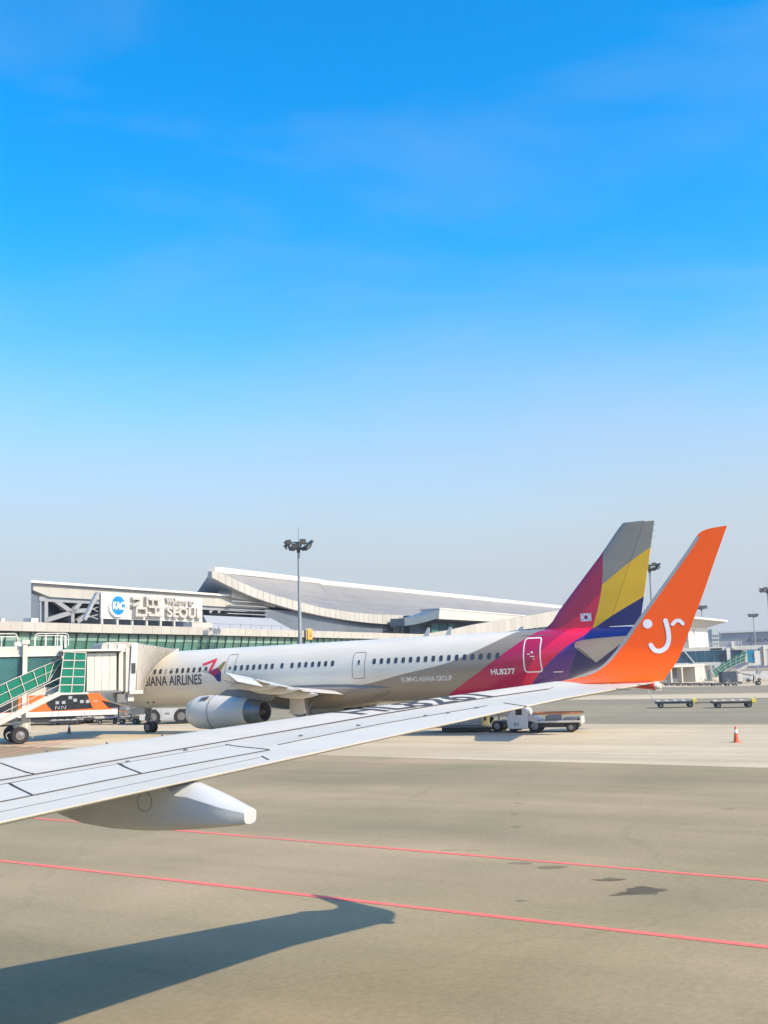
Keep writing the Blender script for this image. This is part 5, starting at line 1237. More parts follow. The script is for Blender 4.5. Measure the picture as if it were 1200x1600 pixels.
# pleated canopy: hoops morphing from the cab frame to the fuselage skin
def hoopA(t):   # t 0..1 around: near leg up, over, far leg down (at the cab)
    zA0, zA1 = pbot+.1, ptop-.05; uN, vN = pg_+.0, -.55; uF, vF = pg_-1.2, 3.0
    if t < .35: return J(uN, vN, zA0+(zA1-zA0)*t/.35)
    if t < .65: k = (t-.35)/.3; return J(uN+(uF-uN)*k, vN+(vF-vN)*k, zA1)
    return J(uF, vF, zA1+(zA0-zA1)*(t-.65)/.35)
def hoopB(t):
    sN, sF = 7.55, 4.3; z0, z1 = pbot+.1, 5.95
    def W_(s, z): 
        o = .03; zc, hw, hh = sec(s); zz_ = min(z, zc+hh*.985); y = fy(s, zz_)+o; return AM @ Vector(Al(s, y, z if z < zc+hh*.985 else z))
    if t < .35: k = t/.35; return W_(sN+.55*k**2-1.4*(1-k)**1.2, z0+(z1-z0)*k)
    if t < .65: k = (t-.35)/.3; return W_(sN+.55+(sF-sN-.55)*k, z1)
    k = (t-.65)/.35; return W_(sF, z1+(z0-z1)*k)
NPl = 13; NTt = 40; rows = []
for i in range(NPl*2+1):
    f = i/(NPl*2); row = []
    for j in range(NTt+1):
        t = j/NTt; p = hoopA(t).lerp(hoopB(t), f); c = hoopA(.5).lerp(hoopB(.5), f); c.z -= 1.2
        o = (p-c).normalized()*(.09 if i % 2 == 0 else -.05); row.append(p+o)
    rows.append(row)
mb = MB(); mb.add([p for r in rows for p in r], [(i*(NTt+1)+j, (i+1)*(NTt+1)+j, (i+1)*(NTt+1)+j+1, i*(NTt+1)+j+1) for i in range(NPl*2) for j in range(NTt)]); mb.build('pleated_canopy', 'bellows', jb)
mb = MB(); mb.path(rows[-1], .07, 6); mb.build('canopy_lip', 'cream', jb)

# ------------------------------------------------------------------ ground equipment
def frame(px, py, yaw, name, label, cat, group=None):
    p = onG(px, py); return empty(name, (p.x, p.y, 0), yaw, label, cat, group)
def lp_(name, mt, parent, *boxes, bevel=0):
    mb = MB()
    for b in boxes: mb.box(*b)
    return mb.build(name, mt, parent, world=False, bevel=bevel)
def lwheel(parent, x, y, r, w_, name='wheel', hubmt='hub', sub=True):
    mb = MB(); mb.lathe([(r*.5, -w_/2), (r*.92, -w_/2), (r, -w_*.3), (r, w_*.3), (r*.92, w_/2), (r*.5, w_/2)], (x, y, r), 'y', 18); t = mb.build(name, 'rubber', parent, smooth=True, world=False)
    if sub: mb = MB(); mb.lathe([(.02, -w_/2-.02), (r*.28, -w_/2-.014), (r*.4, -w_/2-.004), (r*.52, -w_/2-.008), (r*.52, w_/2+.008), (r*.4, w_/2+.004), (r*.28, w_/2+.014), (.02, w_/2+.02)], (x, y, r), 'y', 14); mb.build('rim', hubmt, t, smooth=True, world=False)
    return t
# apron bus behind the bridge
p0, p1 = onG(20, 1130), onG(198, 1119)
pb = Vector(((p0.x+p1.x)/2, (p0.y+p1.y)/2, 0)); yb = onY(100, 1128, 104); pb = Vector((yb.x, 104, 0)); byaw = radians(14)
bus = empty('apron_bus', pb, byaw, 'orange and white apron bus with dark windows behind the jet bridge stair', 'bus')
def onB(x, y):   # local (x, z) on the near face of the bus
    mi = MW[bus.name].inverted(); o = mi @ Vector(CAM); d = mi.to_3x3() @ Vector(ray(x, y)); t = (-1.5-o.y)/d.y; q_ = o+d*t; return q_.x, q_.z
bx0, bx1 = onB(-60, 1110)[0], onB(184, 1110)[0]; bzb = onB(100, 1119.5)[1]; bzw = onB(100, 1111)[1]
print('bus', bx0, bx1, bzb, bzw, onB(100, 1085))
lp_('skirt', 'white', bus, (bx0, bx1, -1.5, 1.5, bzb, bzw), bevel=.04); lp_('body', 'bus_orange', bus, (bx0, bx1-.5, -1.48, 1.48, bzw+.003, 3.0), bevel=.06)
def bpoly(name, pix, mt, y=-1.5, th=.03, parent=bus): mb = MB(); mb.prism([(onB(*p)[0], y, onB(*p)[1]) for p in pix], (0, th, 0)); return mb.build(name, mt, parent, world=False)
dk = bpoly('side_glass', [(74, 1102), (82, 1110.5), (145, 1106.5), (130, 1070), (64, 1074)], 'bus_dark')
for (x, y) in [(89.5, 1098), (99.5, 1097.5), (117.5, 1094), (128, 1096), (137, 1096), (110, 1090)]:
    bpoly('window_sticker', [(x-2.8, y+2.5), (x+2.8, y+2.2), (x+2.8, y-2.5), (x-2.8, y-2.2)], 'sticker', -1.512, .01, dk)
for pts in [[(86.5, 1109), (87.3, 1103)], [(87.3, 1103), (92.2, 1108)], [(92.2, 1108), (93, 1103)], [(96, 1108), (97, 1103)], [(97, 1103), (102, 1108)], [(102, 1108), (103, 1102.5)]]:
    (xa, ya), (xb, yb_) = pts; bpoly('window_lettering', [(xa-.5, ya), (xa+.5, ya), (xb+.5, yb_), (xb-.5, yb_)], 'sticker', -1.512, .01, dk)
bpoly('side_glass', [(170, 1106), (158, 1094), (184, 1100), (190, 1105)], 'bus_dark'); bpoly('body_stripe', [(146, 1096.2), (153, 1095.6), (153, 1094.6), (146, 1095.2)], 'white', -1.515, .01)
bpoly('side_glass', [(28, 1112), (-50, 1116), (-50, 1080), (20, 1090)], 'bus_dark')
for x in (82, 91, 132): bpoly('skirt_joint', [(x, 1119.2), (x+.5, 1119.2), (x+.5, 1111.5), (x, 1111.5)], 'line_grey', -1.508, .01)
lp_('underbody', 'dark_metal', bus, (bx0+.3, bx1-.3, -1.3, 1.3, .3, bzb-.003))
for x in (bx0+2.5, bx1-2.6):
    for y in (-1.3, 1.3): lwheel(bus, x, y, .48, .3)
# flat baggage dollies in a row beside the bus
def dolly(name, px, py, yaw, L_, W_, label, group, deck='mid_metal', hz=.45, rollers=True, bar_=True, yel=False, upright=False, wr=.2, cat='dolly'):
    d = frame(px, py, yaw, name, label, cat, group)
    lp_('deck', deck, d, (-L_/2, L_/2, -W_/2, W_/2, hz-.08, hz), bevel=.01)
    lp_('frame', 'dark_metal', d, (-L_/2+.05, L_/2-.05, -W_/2+.05, -W_/2+.17, hz-.24, hz-.082), (-L_/2+.05, L_/2-.05, W_/2-.17, W_/2-.05, hz-.24, hz-.082))
    if rollers:
        for k in range(5): x = -L_/2+.3+(L_-.6)*k/4; lp_('roller_strip', 'white' if yel else 'cream', d, (x-.16, x+.16, -W_/2+.15, W_/2-.15, hz+.002, hz+.05))
    for x in (-L_/2+.5, L_/2-.5):
        for y in (-W_/2+.2, W_/2-.2): lwheel(d, x, y, wr, .16, sub=W_ > 1.2)
    if yel: lp_('end_stop', 'yellow', d, (L_/2-.28, L_/2+.06, -W_/2-.02, W_/2+.02, hz-.2, hz+.14), bevel=.02)
    if bar_ == 'up': mb = MB(); mb.bar((-L_/2, -.25, hz-.1), (-L_/2-.85, 0, hz+1.55), .06, .06); mb.bar((-L_/2, .25, hz-.1), (-L_/2-.5, 0, hz+.9), .06, .06); mb.build('tow_bar', 'cream', d, world=False)
    elif bar_: mb = MB(); mb.bar((-L_/2, 0, hz-.16), (-L_/2-1.3, 0, hz-.14), .07, .07); mb.tube((-L_/2-1.3, 0, hz-.2), (-L_/2-1.3, 0, hz-.08), .07, n=8); mb.build('tow_bar', 'dark_metal', d, world=False)
    if upright: mb = MB(); mb.bar((-L_/2+.1, -W_/2+.1, hz), (-L_/2+.1, -W_/2+.1, hz+1.1), .08, .08); mb.bar((-L_/2+.1, -W_/2+.1, hz+.9), (-L_/2+1.0, -W_/2+.1, hz), .06, .06); mb.build('stanchion', 'mid_metal', d, world=False)
    return d
dolly('baggage_dolly', 105, 1132.5, .12, 3.0, 1.5, 'empty grey dolly leftmost of the row under the bus', 'dollies by the bus')
dolly('baggage_dolly', 141, 1130.5, .10, 2.6, 1.4, 'empty grey dolly in the middle of the row by the bus', 'dollies by the bus', hz=.6)
dolly('baggage_dolly', 168, 1131.5, .25, 2.3, 1.4, 'empty grey dolly with white end nearest the nose wheel', 'dollies by the bus', deck='panel_cream', hz=.62)
# baggage carts with frames, beside the nose gear
def cart(px, py, yaw, label, red):
    d = frame(px, py, yaw, 'baggage_cart', label, 'cart', 'framed carts near the nose gear'); L_, W_, H_ = 2.2, 1.4, 1.75
    lp_('deck', 'mid_metal', d, (-L_/2, L_/2, -W_/2, W_/2, .5, .58)); mt = 'rail_orange' if red else 'mid_metal'
    mb = MB()
    for x in (-L_/2+.04, L_/2-.04):
        for y in (-W_/2+.04, W_/2-.04): mb.bar((x, y, .58), (x, y, H_), .06, .06)
    for y in (-W_/2+.04, W_/2-.04):
        mb.bar((-L_/2, y, H_), (L_/2, y, H_), .06, .06); mb.bar((-L_/2, y, 1.15), (L_/2, y, 1.15), .05, .05); mb.bar((-.6, y, .6), (.5, y, 1.15), .05, .05); mb.bar((.5, y, .6), (-.6, y, 1.15), .05, .05)
    mb.build('side_frame', mt, d, world=False)
    lp_('end_panel', 'dark_metal' if red else 'steel_grey', d, (-L_/2+.01, -L_/2+.04, -W_/2+.08, W_/2-.08, .6, H_-.05)); lp_('roof', 'cream', d, (-L_/2-.03, L_/2+.03, -W_/2-.03, W_/2+.03, H_+.032, H_+.07))
    for x in (-.7, .7):
        for y in (-.55, .55): lwheel(d, x, y, .22, .15)
    mb = MB(); mb.bar((-L_/2, 0, .45), (-L_/2-.9, 0, .4), .06, .06); mb.build('tow_bar', 'dark_metal', d, world=False)
    return d
cart(204, 1131, .15, 'framed baggage cart with dark end panel left of the nose gear', True); cart(224, 1130.5, .15, 'framed baggage cart with orange rails just behind the nose gear leg', True)
bx = frame(196, 1128, .1, 'equipment_cabinet', 'grey ground power cabinet under the airliner nose beside the carts', 'cabinet')
lp_('body', 'steel_grey', bx, (-.8, .8, -.6, .6, .4, 1.9), bevel=.03); lp_('door', 'truck_grey', bx, (-.6, .1, -.62, -.602, .6, 1.6)); 
for x in (-.6, .6):
    for y in (-.45, .45): lwheel(bx, x, y, .25, .14)
# aircraft tractor with two big wheels
tg = frame(263, 1131, .1, 'aircraft_tractor', 'grey aircraft tractor with two big wheels behind the nose gear', 'tractor')
def tprism(name, mt, parent, poly, y0, y1, bevel=0): mb = MB(); mb.prism([(x, y0, z) for x, z in poly], (0, y1-y0, 0)); return mb.build(name, mt, parent, world=False, bevel=bevel)
tprism('body', 'tug_grey', tg, [(-2.4, .4), (-2.4, 1.65), (2.4, 1.65), (2.4, .4), (1.95, .4), (1.75, 1.3), (.95, 1.3), (.6, .35), (-.6, .35), (-.95, 1.3), (-1.75, 1.3), (-1.95, .4)], -1.0, 1.2, .03)
tprism('cab', 'white', tg, [(-2.3, 1.653), (-2.1, 2.5), (-.9, 2.5), (-.8, 1.653)], -.9, 1.0, .03); tprism('cab_glass', 'dark_glass', tg, [(-2.05, 1.8), (-1.95, 2.4), (-1.05, 2.4), (-1.0, 1.8)], -.92, -.903)
lp_('side_locker', 'tug_grey', tg, (-.45, .45, -1.03, -1.003, .5, 1.3)); lp_('locker_plate', 'mid_metal', tg, (-.2, .2, -1.04, -1.032, .85, 1.0))
for x in (-1.22, 1.22):
    for y in (-.85, .95): lwheel(tg, x, y, .66, .42)
wv = frame(296, 1128, .1, 'service_vehicle', 'small white and yellow service vehicle just left of the engine', 'vehicle')
tprism('body', 'white', wv, [(-1.3, .35), (-1.3, 1.9), (.4, 1.9), (.9, 1.25), (1.6, 1.15), (1.6, .35)], -.8, .8, .04); lp_('side_window', 'dark_glass', wv, (-.6, .3, -.815, -.803, 1.25, 1.75)); lp_('stripe', 'yellow', wv, (-1.25, -.2, -.815, -.803, .55, .8), (.9, 1.5, -.815, -.803, .6, .85)); lp_('bumper', 'dark_metal', wv, (.1, 1.2, -.83, -.803, .2, .55))
for x in (-.8, 1.0):
    for y in (-.7, .7): lwheel(wv, x, y, .3, .2)
# cones
def cone(px, py, h_, label, mt, rz):
    d = frame(px, py, rz, 'traffic_cone', label, 'cone'); lp_('base', mt, d, (-h_*.26, h_*.26, -h_*.26, h_*.26, .0, .035), bevel=.01)
    mb = MB(); mb.lathe([(h_*.19, .036), (h_*.175, .06), (h_*.05, h_), (h_*.03, h_+.01)], (0, 0, 0), 'z', 20); mb.build('body', mt, d, smooth=True, world=False)
    mb = MB(); mb.lathe([(h_*.112, h_*.60), (h_*.081, h_*.82), (h_*.075, h_*.82), (h_*.1, h_*.6)], (0, 0, 0), 'z', 20); mb.build('reflective_band', 'white_ink', d, smooth=True, world=False)
cone(1151, 1160, .78, 'red traffic cone alone on the pale concrete at right', 'cone_red', .3)
cone(108, 1147, .82, 'weathered dark traffic cone with white band under the jet bridge', 'cone_dark', .1)
# cargo loader under the tail and its transporter
ld = frame(736, 1143, -.32, 'cargo_loader', 'low grey cargo loader platform with yellow plate under the airliner rear', 'cargo loader')
lp_('platform', 'truck_grey', ld, (-2.3, 1.6, -1.3, 1.3, .32, .44), bevel=.02); lp_('cargo_box', 'steel_grey', ld, (-1.9, .95, -1.1, 1.1, .45, 1.35), bevel=.03)
lp_('box_joint', 'dark_metal', ld, (-.55, -.5, -1.115, -1.102, .5, 1.3)); lp_('warning_plate', 'yellow_soft', ld, (1.0, 1.5, -1.2, -1.1, .45, 1.5)); lp_('plate_mark', 'dark_metal', ld, (1.17, 1.33, -1.215, -1.202, .75, 1.3))
lp_('undercarriage', 'dark_metal', ld, (-1.7, 1.4, -.9, .9, .1, .318)); lp_('tail_beam', 'mid_metal', ld, (1.602, 3.4, -.5, .5, .4, .7)); lp_('upper_rail', 'cream', ld, (1.4, 3.6, -.9, -.8, 1.3, 1.6), (1.4, 3.6, .8, .9, 1.3, 1.6)); lp_('rail_post', 'mid_metal', ld, (2.0, 2.1, -.85, -.75, .7, 1.3)); lp_('rail_post', 'mid_metal', ld, (3.2, 3.3, -.85, -.75, .7, 1.3))
for x in (1.95, 3.0):
    for y in (-.85, .85): lwheel(ld, x, y, .36, .24)
tr = frame(851, 1143.5, -.27, 'cargo_transporter', 'white cabbed flatbed transporter with orange side rails under the tail', 'transporter')
tprism('cab', 'white', tr, [(-2.1, .25), (-2.2, .95), (-1.75, 1.5), (-1.2, 1.62), (-.85, 1.35), (-.85, .25)], -1.05, 1.05, .05)
lp_('number_plate', 'letter_face', tr, (-2.22, -2.202, -.5, .5, .35, .85))
text_part('fleet_number', '31', 'letter_grey', tr, lambda u, v, t: (-2.17, -.2+.0-u+.3, .42+v), .5, .32, .03, world=False)
text_part('fleet_number', '31', 'letter_grey', tr, lambda u, v, t: (-1.75+u, -1.062, .45+v), .3, .18, .02, world=False)
lp_('windscreen_frame', 'yellow_soft', tr, (-1.6, -1.1, -.8, .8, 1.623, 1.72)); lp_('side_window', 'dark_glass', tr, (-1.6, -1.2, -1.065, -1.053, 1.1, 1.45))
tprism('bed', 'cream', tr, [(-.84, .75), (-.84, 1.05), (-.5, 1.05), (-.2, .72), (2.3, .72), (2.3, .6), (-.3, .6)], -1.05, 1.05)
lp_('chassis', 'dark_metal', tr, (-.8, 2.2, -.7, .7, .3, .598)); lp_('side_rail', 'rail_orange', tr, (-.6, 2.35, -1.05, -.97, 1.08, 1.2), (-.6, 2.35, .97, 1.05, 1.08, 1.2), (-.6, -.5, -.96, .96, 1.08, 1.2)); lp_('deck_roller', 'mid_metal', tr, (.2, 1.0, -.95, .95, .725, 1.0), (1.3, 2.2, -.95, .95, .725, .85)); lp_('tail_stop', 'cream', tr, (2.302, 2.4, -1.0, 1.0, .5, .95))
mb = MB(); [mb.bar((x, -1.01, .72), (x, -1.01, 1.08), .06, .06) for x in (0, .8, 1.6, 2.25)]; [mb.bar((x, 1.01, .72), (x, 1.01, 1.08), .06, .06) for x in (0, .8, 1.6, 2.25)]; mb.build('rail_post', 'cream', tr, world=False)
for x, r in ((-.45, .42), (1.75, .3)):
    for y in (-.9, .9): lwheel(tr, x, y, r, .28)
lf2 = frame(792, 1130, -.3, 'lift_platform', 'white raised lift platform behind the transporter cab', 'lift')
lp_('deck', 'white', lf2, (-1.3, 1.5, -.9, .9, 1.7, 1.95), bevel=.02); lp_('body', 'truck_grey', lf2, (-2.2, 1.3, -.8, .8, .5, 1.3)); lp_('back_plate', 'cream', lf2, (1.3, 1.6, -.8, .8, .8, 2.35), bevel=.02); mb = MB(); mb.bar((-1.1, -.6, 1.3), (1.1, -.6, 1.7), .1, .1); mb.bar((1.1, -.6, 1.3), (-1.1, -.6, 1.7), .1, .1); mb.build('scissor', 'mid_metal', lf2, world=False)
for x in (-1.5, .9):
    for y in (-.7, .7): lwheel(lf2, x, y, .38, .25)
# two pallet dollies with yellow ends at right
dolly('pallet_dolly', 1055, 1105.5, -.18, 3.6, 1.9, 'pallet dolly with raised tow bar and yellow end, left of the pair', 'pallet dollies on the service lane', yel=True, bar_='up', hz=.62, wr=.24)
dolly('pallet_dolly', 1145, 1105.5, -.18, 3.6, 1.9, 'pallet dolly with yellow end coupled behind the other, right of the pair', 'pallet dollies on the service lane', yel=True, hz=.62, wr=.24, deck='wood')
# row of container dollies on the far apron
ords = ['first', 'second', 'third', 'fourth', 'fifth', 'sixth']
for k, x in enumerate((1046, 1064, 1082, 1100, 1119, 1142)):
    dolly('container_dolly', x, 1071.2+.1*k, .15, 2.1 if k < 5 else 2.4, 1.5, ords[k]+' container dolly from the winglet in the row on the far apron', 'container dollies in a row', bar_=False, upright=True, rollers=False, hz=.5)
ct = frame(1138, 1069.5, .12, 'cargo_container', 'dark blue container box standing in front of the far green stair', 'container')
lp_('box', 'container_blue', ct, (-1.4, 1.4, -.8, .8, .6, 2.35), bevel=.03); lp_('corner_post', 'mid_metal', ct, (1.402, 1.62, -.8, .8, .55, 2.4)); lp_('base', 'dark_metal', ct, (-1.4, 1.6, -.75, .75, .35, .595)); mb = MB()
mb.bar((-.9, -.82, .2), (-.1, -.86, .9), .06, .06); mb.build('brace', 'cream', ct, world=False)
for x in (-1, 1):
    for y in (-.6, .6): lwheel(ct, x, y, .18, .14, sub=False)
cab2 = frame(1156, 1069, .1, 'control_cabinet', 'small white cabinet on the far apron right of the dark container', 'cabinet'); lp_('body', 'cream', cab2, (-.4, .4, -.3, .3, .5, 1.9), bevel=.02); lp_('door', 'panel_cream', cab2, (-.28, .28, -.315, -.302, .7, 1.7)); lp_('foot', 'dark_metal', cab2, (-.35, .35, -.25, .25, 0, .498))
tw = frame(1172, 1071, .05, 'tow_bar_trolley', 'long tow bar on small wheels lying on the far apron', 'tow bar'); mb = MB(); mb.bar((-2.4, 0, .35), (2.0, 0, .45), .1, .1); mb.build('bar', 'mid_metal', tw, world=False)
for x in (1.4, ):
    for y in (-.35, .35): lwheel(tw, x, y, .38, .16)
# person by the tow bar
pp = onG(1178, 1068)
me = bpy.data.meshes.new('person')
vts = [(0, 0, .93), (0, 0, 1.12), (0, 0, 1.38), (0, 0, 1.5), (0, -.01, 1.6), (0, -.01, 1.72), (.1, 0, .88), (.11, -.02, .48), (.12, 0, .08), (.12, -.16, .04), (-.1, 0, .88), (-.12, .03, .48), (-.13, .05, .08), (-.13, -.1, .04), (.2, 0, 1.36), (.25, .03, 1.1), (.24, -.08, .86), (.24, -.11, .78), (-.2, 0, 1.36), (-.26, .03, 1.1), (-.22, -.1, .9), (-.21, -.14, .82)]
edg = [(0, 1), (1, 2), (2, 3), (3, 4), (4, 5), (0, 6), (6, 7), (7, 8), (8, 9), (0, 10), (10, 11), (11, 12), (12, 13), (2, 14), (14, 15), (15, 16), (16, 17), (2, 18), (18, 19), (19, 20), (20, 21)]
rad = [.15, .15, .17, .065, .085, .08, .09, .07, .05, .045, .09, .07, .05, .045, .07, .05, .04, .035, .07, .05, .04, .035]
me.from_pydata(vts, edg, []); po = bpy.data.objects.new('person', me); COL.objects.link(po); po.location = (pp.x, pp.y, 0); po.rotation_euler = (0, 0, 1.2)
sk = po.modifiers.new('skin', 'SKIN')
for v, r in zip(me.skin_vertices[0].data, rad): v.radius = (r, r)
me.skin_vertices[0].data[0].use_root = True
sb = po.modifiers.new('sub', 'SUBSURF'); sb.levels = 1; sb.render_levels = 2
me.materials.append(M['cloth_dark']); tag(po, 'person in dark work clothes standing on the far apron near the tow bar', 'person')
# far white vans
def van(px, py, yaw, label):
    d = frame(px, py, yaw, 'parked_van', label, 'van', 'white vans on the far apron')
    tprism('body', 'white', d, [(-2.2, .4), (-2.2, 1.95), (1.0, 1.95), (1.6, 1.25), (2.3, 1.1), (2.3, .4)], -.85, .85, .06); tprism('side_window', 'dark_glass', d, [(-1.8, 1.25), (-1.8, 1.75), (.9, 1.75), (1.25, 1.25)], -.87, -.853)
    for x in (-1.4, 1.5):
        for y in (-.75, .75): lwheel(d, x, y, .33, .22)
van(1164, 1063.5, 2.9, 'white van parked beyond the dark container, left of the person'); van(1198, 1063.5, 2.9, 'white van at the right edge of the picture')

# ------------------------------------------------------------------ right hand pier: tower, jet bridge, low block
NT_ = 76.
tw_ = troot('pier_tower', 280, NT_+4, 0, 'white tower with wide flared roof beyond the orange winglet', 'building')
r0, _, rz1 = onN(1050, 962, NT_); r1 = onN(1124, 970, NT_)[0]; rz0 = onN(1100, 979, NT_)[2]; s0 = onN(1077, 980, NT_+1)[0]; s1 = onN(1108, 985, NT_+1)[0]
print('tower', r0, r1, rz0, rz1, s0, s1)
mb = MB(); mb.hexa([T(s0-6, NT_+1, rz0), T(s1-1, NT_+1, rz0), T(s1-1, NT_+9, rz0), T(s0-6, NT_+9, rz0), T(r0-8, NT_-2, rz1-.5), T(r1, NT_-2, rz1-.5), T(r1, NT_+9, rz1-.5), T(r0-8, NT_+9, rz1-.5)]); mb.build('flared_roof', 'steel_grey', tw_)
mb = MB(); tb(mb, r0-8.2, r1+.2, NT_-2.2, NT_+9, rz1-.48, rz1); mb.build('roof_edge', 'white', tw_)
mb = MB(); tb(mb, s0, s1, NT_+1.4, NT_+8, 0, rz0-.002); mb.build('shaft', 'white', tw_); mb = MB(); tb(mb, s0-8, s0-.01, NT_+2, NT_+8, 0, rz0-.002); mb.build('rear_shaft', 'dark_wall', tw_)
mb = MB(); az = onN(1084, 985, NT_+1.3); tb(mb, az[0], az[0]+.6, NT_+1.35, NT_+1.395, az[2]-1.2, az[2]+.2); mb.build('slit_window', 'dark_glass', tw_)
# low block with dark bays
NB = 68.
blk = troot('pier_block', 270, NB+3, 0, 'low white pier block with dark open bays under the far bridge', 'building')
b0, b1 = onN(1020, 1050, NB)[0], onN(1112, 1050, NB)[0]; bz = onN(1100, 1041, NB)[2]
mb = MB(); tb(mb, b0, b1, NB+3, NB+10, .0, bz); mb.build('rear_wall', 'dark_wall', blk); mb = MB(); tb(mb, b0, b1+.1, NB-.1, NB+10, bz+.002, bz+.5); mb.build('slab_edge', 'cream', blk)
for x in (1049, 1066, ): a = onN(x, 1050, NB)[0]; mb = MB(); tb(mb, a-.5, a+.5, NB, NB+1, 0, bz); mb.build('pillar', 'panel_cream', blk)
a0 = onN(1086, 1050, NB)[0]; mb = MB(); tb(mb, a0, b1, NB, NB+2.9, 0, bz); mb.build('closed_bay', 'cream', blk); mb = MB(); tb(mb, a0+11, a0+11.7, NB-.05, NB-.002, .4, 2.4); mb.build('door', 'mid_metal', blk)
# far jet bridge
KO = np.array([66., 252.]); ke = np.array([.985, -.17]); kn = np.array([.17, .985])
def K(u, v, z): p = KO+ke*u+kn*v; return Vector((p[0], p[1], z))
def onK(x, y, v=0.):
    d = ray(x, y); t = (v+KO @ kn)/(d[:2] @ kn); p = CAM+d*t; return float((p[:2]-KO) @ ke), float(p[2])
kb = empty('jet_bridge', K(10, 1.5, 0), atan2(ke[1], ke[0]), 'far jet bridge with dark blue glass and green stair at the right edge', 'jet bridge')
def kpart(name, mt, *b, parent=kb):
    mb = MB()
    for q_ in b: mb.box(*q_, fn=K)
    return mb.build(name, mt, parent)
k1z, k0z = onK(1100, 1011)[1], onK(1100, 1017)[1]; kf1, kf0 = onK(1100, 1035)[1], onK(1100, 1040)[1]; ul, ur = onK(1030, 1025)[0], onK(1160, 1025)[0]
kpart('tunnel_roof', 'cream', (ul, ur, 0, 3.2, k0z, k1z)); kpart('tunnel_floor', 'cream', (ul, ur-5, 0, 3.2, kf0, kf1))
nk = 9
for k in range(nk): u = ul+(ur-ul)*k/nk; kpart('window_pane', 'blue_glass', (u+.08, u+(ur-ul)/nk-.08, .1, .25, kf1, k0z))
for k in range(nk+1): u = ul+(ur-ul)*k/nk; kpart('window_post', 'dark_wall', (u-.08, u+.08, .05, .3, kf1, k0z))
for x0 in (1070,):
    ua, ub = onK(x0, 1025)[0], onK(x0+14, 1025)[0]; mb = MB(); mb.bar(K(ua, -.15, kf1), K(ua, -.15, k0z), .25, .25); mb.bar(K(ub, -.15, kf1), K(ub, -.15, k0z), .25, .25); mb.bar(K(ua, -.15, k0z), K(ub, -.15, kf1), .25, .25); mb.build('truss_brace', 'cream', kb)
mb = MB()
for k in range(30): u = ul+(ur-ul)*k/29; mb.tube(K(u, .1, k1z), K(u, .1, k1z+1.0), .035, n=5)
mb.tube(K(ul, .1, k1z+1), K(ur, .1, k1z+1), .04, n=5); mb.tube(K(ul, .1, k1z+.5), K(ur, .1, k1z+.5), .035, n=5); mb.build('roof_railing', 'white', kb)
for x, w_ in ((1138, 3.2), (1146, 2.2)):
    u = onK(x, 1020)[0]; kpart('lift_column', 'white', (u-w_/8, u+w_/8, -.5, -.05, 0 if x == 1138 else k1z-.5, onK(x, 1002 if x == 1146 else 1012)[1]))
kpart('service_box', 'cream', (onK(1147, 1010)[0], onK(1200, 1010)[0], -.3, 3, onK(1170, 1015)[1], onK(1170, 1008.5)[1])); kpart('upper_tunnel', 'dark_glass', (onK(1110, 1012)[0], onK(1128, 1012)[0], -.1, -.02, k0z+.1, k0z+.5))
kpart('cab_glass', 'bright_blue_glass', (onK(1167, 1025)[0], onK(1178, 1025)[0], -.6, 2.8, onK(1170, 1035)[1], onK(1170, 1016)[1])); kpart('cab_wall', 'white', (onK(1178.2, 1025)[0], onK(1187, 1025)[0], -.8, 2.8, onK(1180, 1039)[1], onK(1180, 1017)[1])); kpart('cab_front', 'panel_cream', (onK(1187.2, 1025)[0], onK(1192, 1025)[0], -.5, 2.8, onK(1190, 1039)[1], onK(1190, 1011)[1])); kpart('canopy_frame', 'white', (onK(1192.3, 1025)[0], onK(1196, 1025)[0], -1, -.2, onK(1194, 1040)[1], onK(1194, 1009)[1])); kpart('canopy', 'bellows', (onK(1196.3, 1025)[0], onK(1210, 1025)[0], -.6, 2.8, onK(1200, 1039)[1], onK(1200, 1015)[1])); kpart('cab_floor', 'cream', (onK(1168, 1025)[0], onK(1180, 1025)[0], -.9, 2.8, onK(1175, 1040.5)[1], onK(1175, 1036)[1]))
# far stair with green screen
gt = [(1167, 1017), (1150, 1024), (1130, 1036), (1113, 1049)]; gb = [(1163, 1033), (1150, 1039), (1135, 1046), (1118, 1059)]
gt = [onK(x, y, -1.2) for x, y in gt]; gb = [onK(x, y, -1.2) for x, y in gb]
for k in range(6):
    a, b = k/6, (k+1)/6; pts = [gl(gb, a), gl(gb, b), gl(gt, b), gl(gt, a)]; mb = MB(); mb.prism([K(u, -1.2, z) for u, z in pts], Vector((kn[0], kn[1], 0))*.04); mb.build('green_screen', 'green_screen', kb)
    mb = MB(); mb.bar(K(pts[1][0], -1.25, pts[1][1]), K(pts[2][0], -1.25, pts[2][1]), .09, .09); mb.build('screen_post', 'cream', kb)
for off in (.0, .35, .7):
    mb = MB(); mb.path([K(*(lambda a, b: (a[0]+(b[0]-a[0])*off, -1.28, a[1]+(b[1]-a[1])*off))(gl(gb, k/6), gl(gt, k/6))) for k in range(7)], .05); mb.build('screen_rail', 'cream', kb)
mb = MB(); a, b = onK(1168, 1040, -1.2), onK(1118, 1066, -1.2); mb.bar(K(a[0], -1.2, a[1]), K(b[0], -1.2, b[1]), .15, .5); mb.build('stringer', 'cream', kb)
bl_ = frame(1158, 1066, 2.75, 'belt_loader', 'pale belt loader with tilted conveyor below the far bridge stair', 'belt loader'); mb = MB(); mb.bar((-2.2, 0, 1.3), (2.6, 0, 2.3), .25, .8, up=(0, 1, 0)); mb.build('conveyor', 'wood', bl_, world=False); lp_('chassis', 'white', bl_, (-2.2, 1.9, -.8, .8, .45, 1.1), bevel=.04)
for x in (-1.4, 1.3):
    for y in (-.7, .7): lwheel(bl_, x, y, .36, .22)

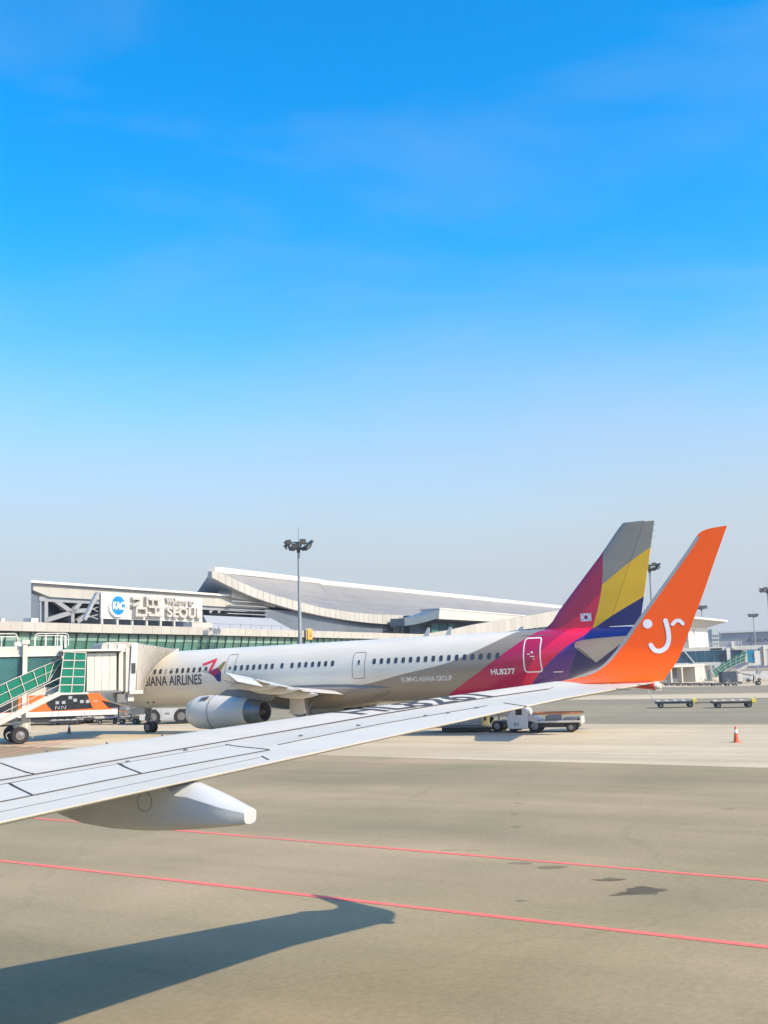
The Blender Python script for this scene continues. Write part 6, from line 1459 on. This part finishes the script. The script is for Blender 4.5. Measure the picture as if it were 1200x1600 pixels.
# ------------------------------------------------------------------ far background
hg = onY(1184, 1010, 760); hgr = empty('hangar', (hg.x+70, 770, 0), -.33, 'wide grey blue hangar with dark lettering on the far right skyline', 'building')
hz1_ = onY(1150, 987, 760).z; hx0 = onY(1144.5, 1010, 760).x-hgr.location.x
mb = MB(); mb.box(hx0, 180, -10, 60, 0, hz1_); mb.build('wall', 'hangar', hgr, world=False)
mb = MB(); mb.hexa([(hx0-1, -11, hz1_+.01), (180, -11, hz1_+.01), (180, 60, hz1_+.01), (hx0-1, 60, hz1_+.01), (hx0-1, -11, hz1_+1.3), (180, -11, hz1_+.6), (180, 60, hz1_+.6), (hx0-1, 60, hz1_+1.3)]); mb.build('roof', 'white', hgr, world=False)
lx = onY(1187, 1010, 752).x-hgr.location.x; lz0 = onY(1190, 1001.5, 752).z; lz1 = onY(1190, 995.5, 752).z
text_part('hangar_lettering', 'ASIANA AIRLINES', 'letter_grey', hgr, lambda u, v, t: (lx+u, -10.1, lz0+v), 62, lz1-lz0, .03, world=False)
for x in (20, 62, 104): mb = MB(); mb.box(hx0+x, hx0+x+.6, -10.3, -10.01, 0, hz1_); mb.build('door_joint', 'dark_wall', hgr, world=False)
fb_ = onY(1116, 1004, 1100); fbr = empty('office_block', (fb_.x, 1100, 0), .2, 'hazy pale green office block beside the white tower', 'building'); zt_ = onY(1116, 985.5, 1100).z
mb = MB(); mb.box(-3.6, 3.6, -3.5, 3.5, 0, zt_); mb.build('wall', 'far_block', fbr, world=False); mb = MB(); mb.box(-3.2, 3.2, -3, 3, zt_+.01, zt_+1.6); mb.build('roof_plant', 'far_block', fbr, world=False)
for k in range(7):
    for j in range(3): mb = MB(); mb.box(-2.9+2.1*j, -1.4+2.1*j, -3.56, -3.502, 6+4*k, 8+4*k); mb.build('window', 'dark_glass', fbr, world=False)
for nm, pts, Y in (('hill', [(880, 1030), (960, 1010), (1020, 1004), (1060, 994), (1090, 986), (1118, 983), (1140, 992), (1165, 1003), (1200, 1010), (1280, 1018), (1360, 1030)], 1500),):
    mb = MB(); P = [onY(x, y, Y) for x, y in pts]; xs_ = np.linspace(P[0].x, P[-1].x, 70); zz = np.interp(xs_, [p.x for p in P], [p.z for p in P]); nn = random.Random(5)
    prof = [max(1, z+nn.uniform(-2.5, 2.5)) for z in zz]; rows = []
    for j, (dy, f) in enumerate([(-200, 0), (-110, .45), (-40, .85), (0, 1), (80, .8), (250, 0)]): rows.append([(x, Y+dy+nn.uniform(-15, 15), -2+z*f) for x, z in zip(xs_, prof)])
    nx = len(xs_); mb.add([p for r in rows for p in r], [(i*nx+j, i*nx+j+1, (i+1)*nx+j+1, (i+1)*nx+j) for i in range(len(rows)-1) for j in range(nx-1)]); h_ = mb.build(nm, 'hill_green', smooth=True); h_['kind'] = 'structure'

# ------------------------------------------------------------------ air
mm = bpy.data.materials.new('haze_air'); mm.use_nodes = True; n = mm.node_tree.nodes; n.clear()
vo = n.new('ShaderNodeVolumePrincipled'); vo.inputs['Color'].default_value = (.86, .9, .95, 1); vo.inputs['Density'].default_value = .00024; vo.inputs['Anisotropy'].default_value = .2
ou = n.new('ShaderNodeOutputMaterial'); mm.node_tree.links.new(vo.outputs[0], ou.inputs['Volume']); M['haze_air'] = mm
mb = MB(); mb.box(-S-20, S+20, -S-20, S+20, -3, 62); hz_ = mb.build('haze', 'haze_air'); hz_['kind'] = 'stuff'
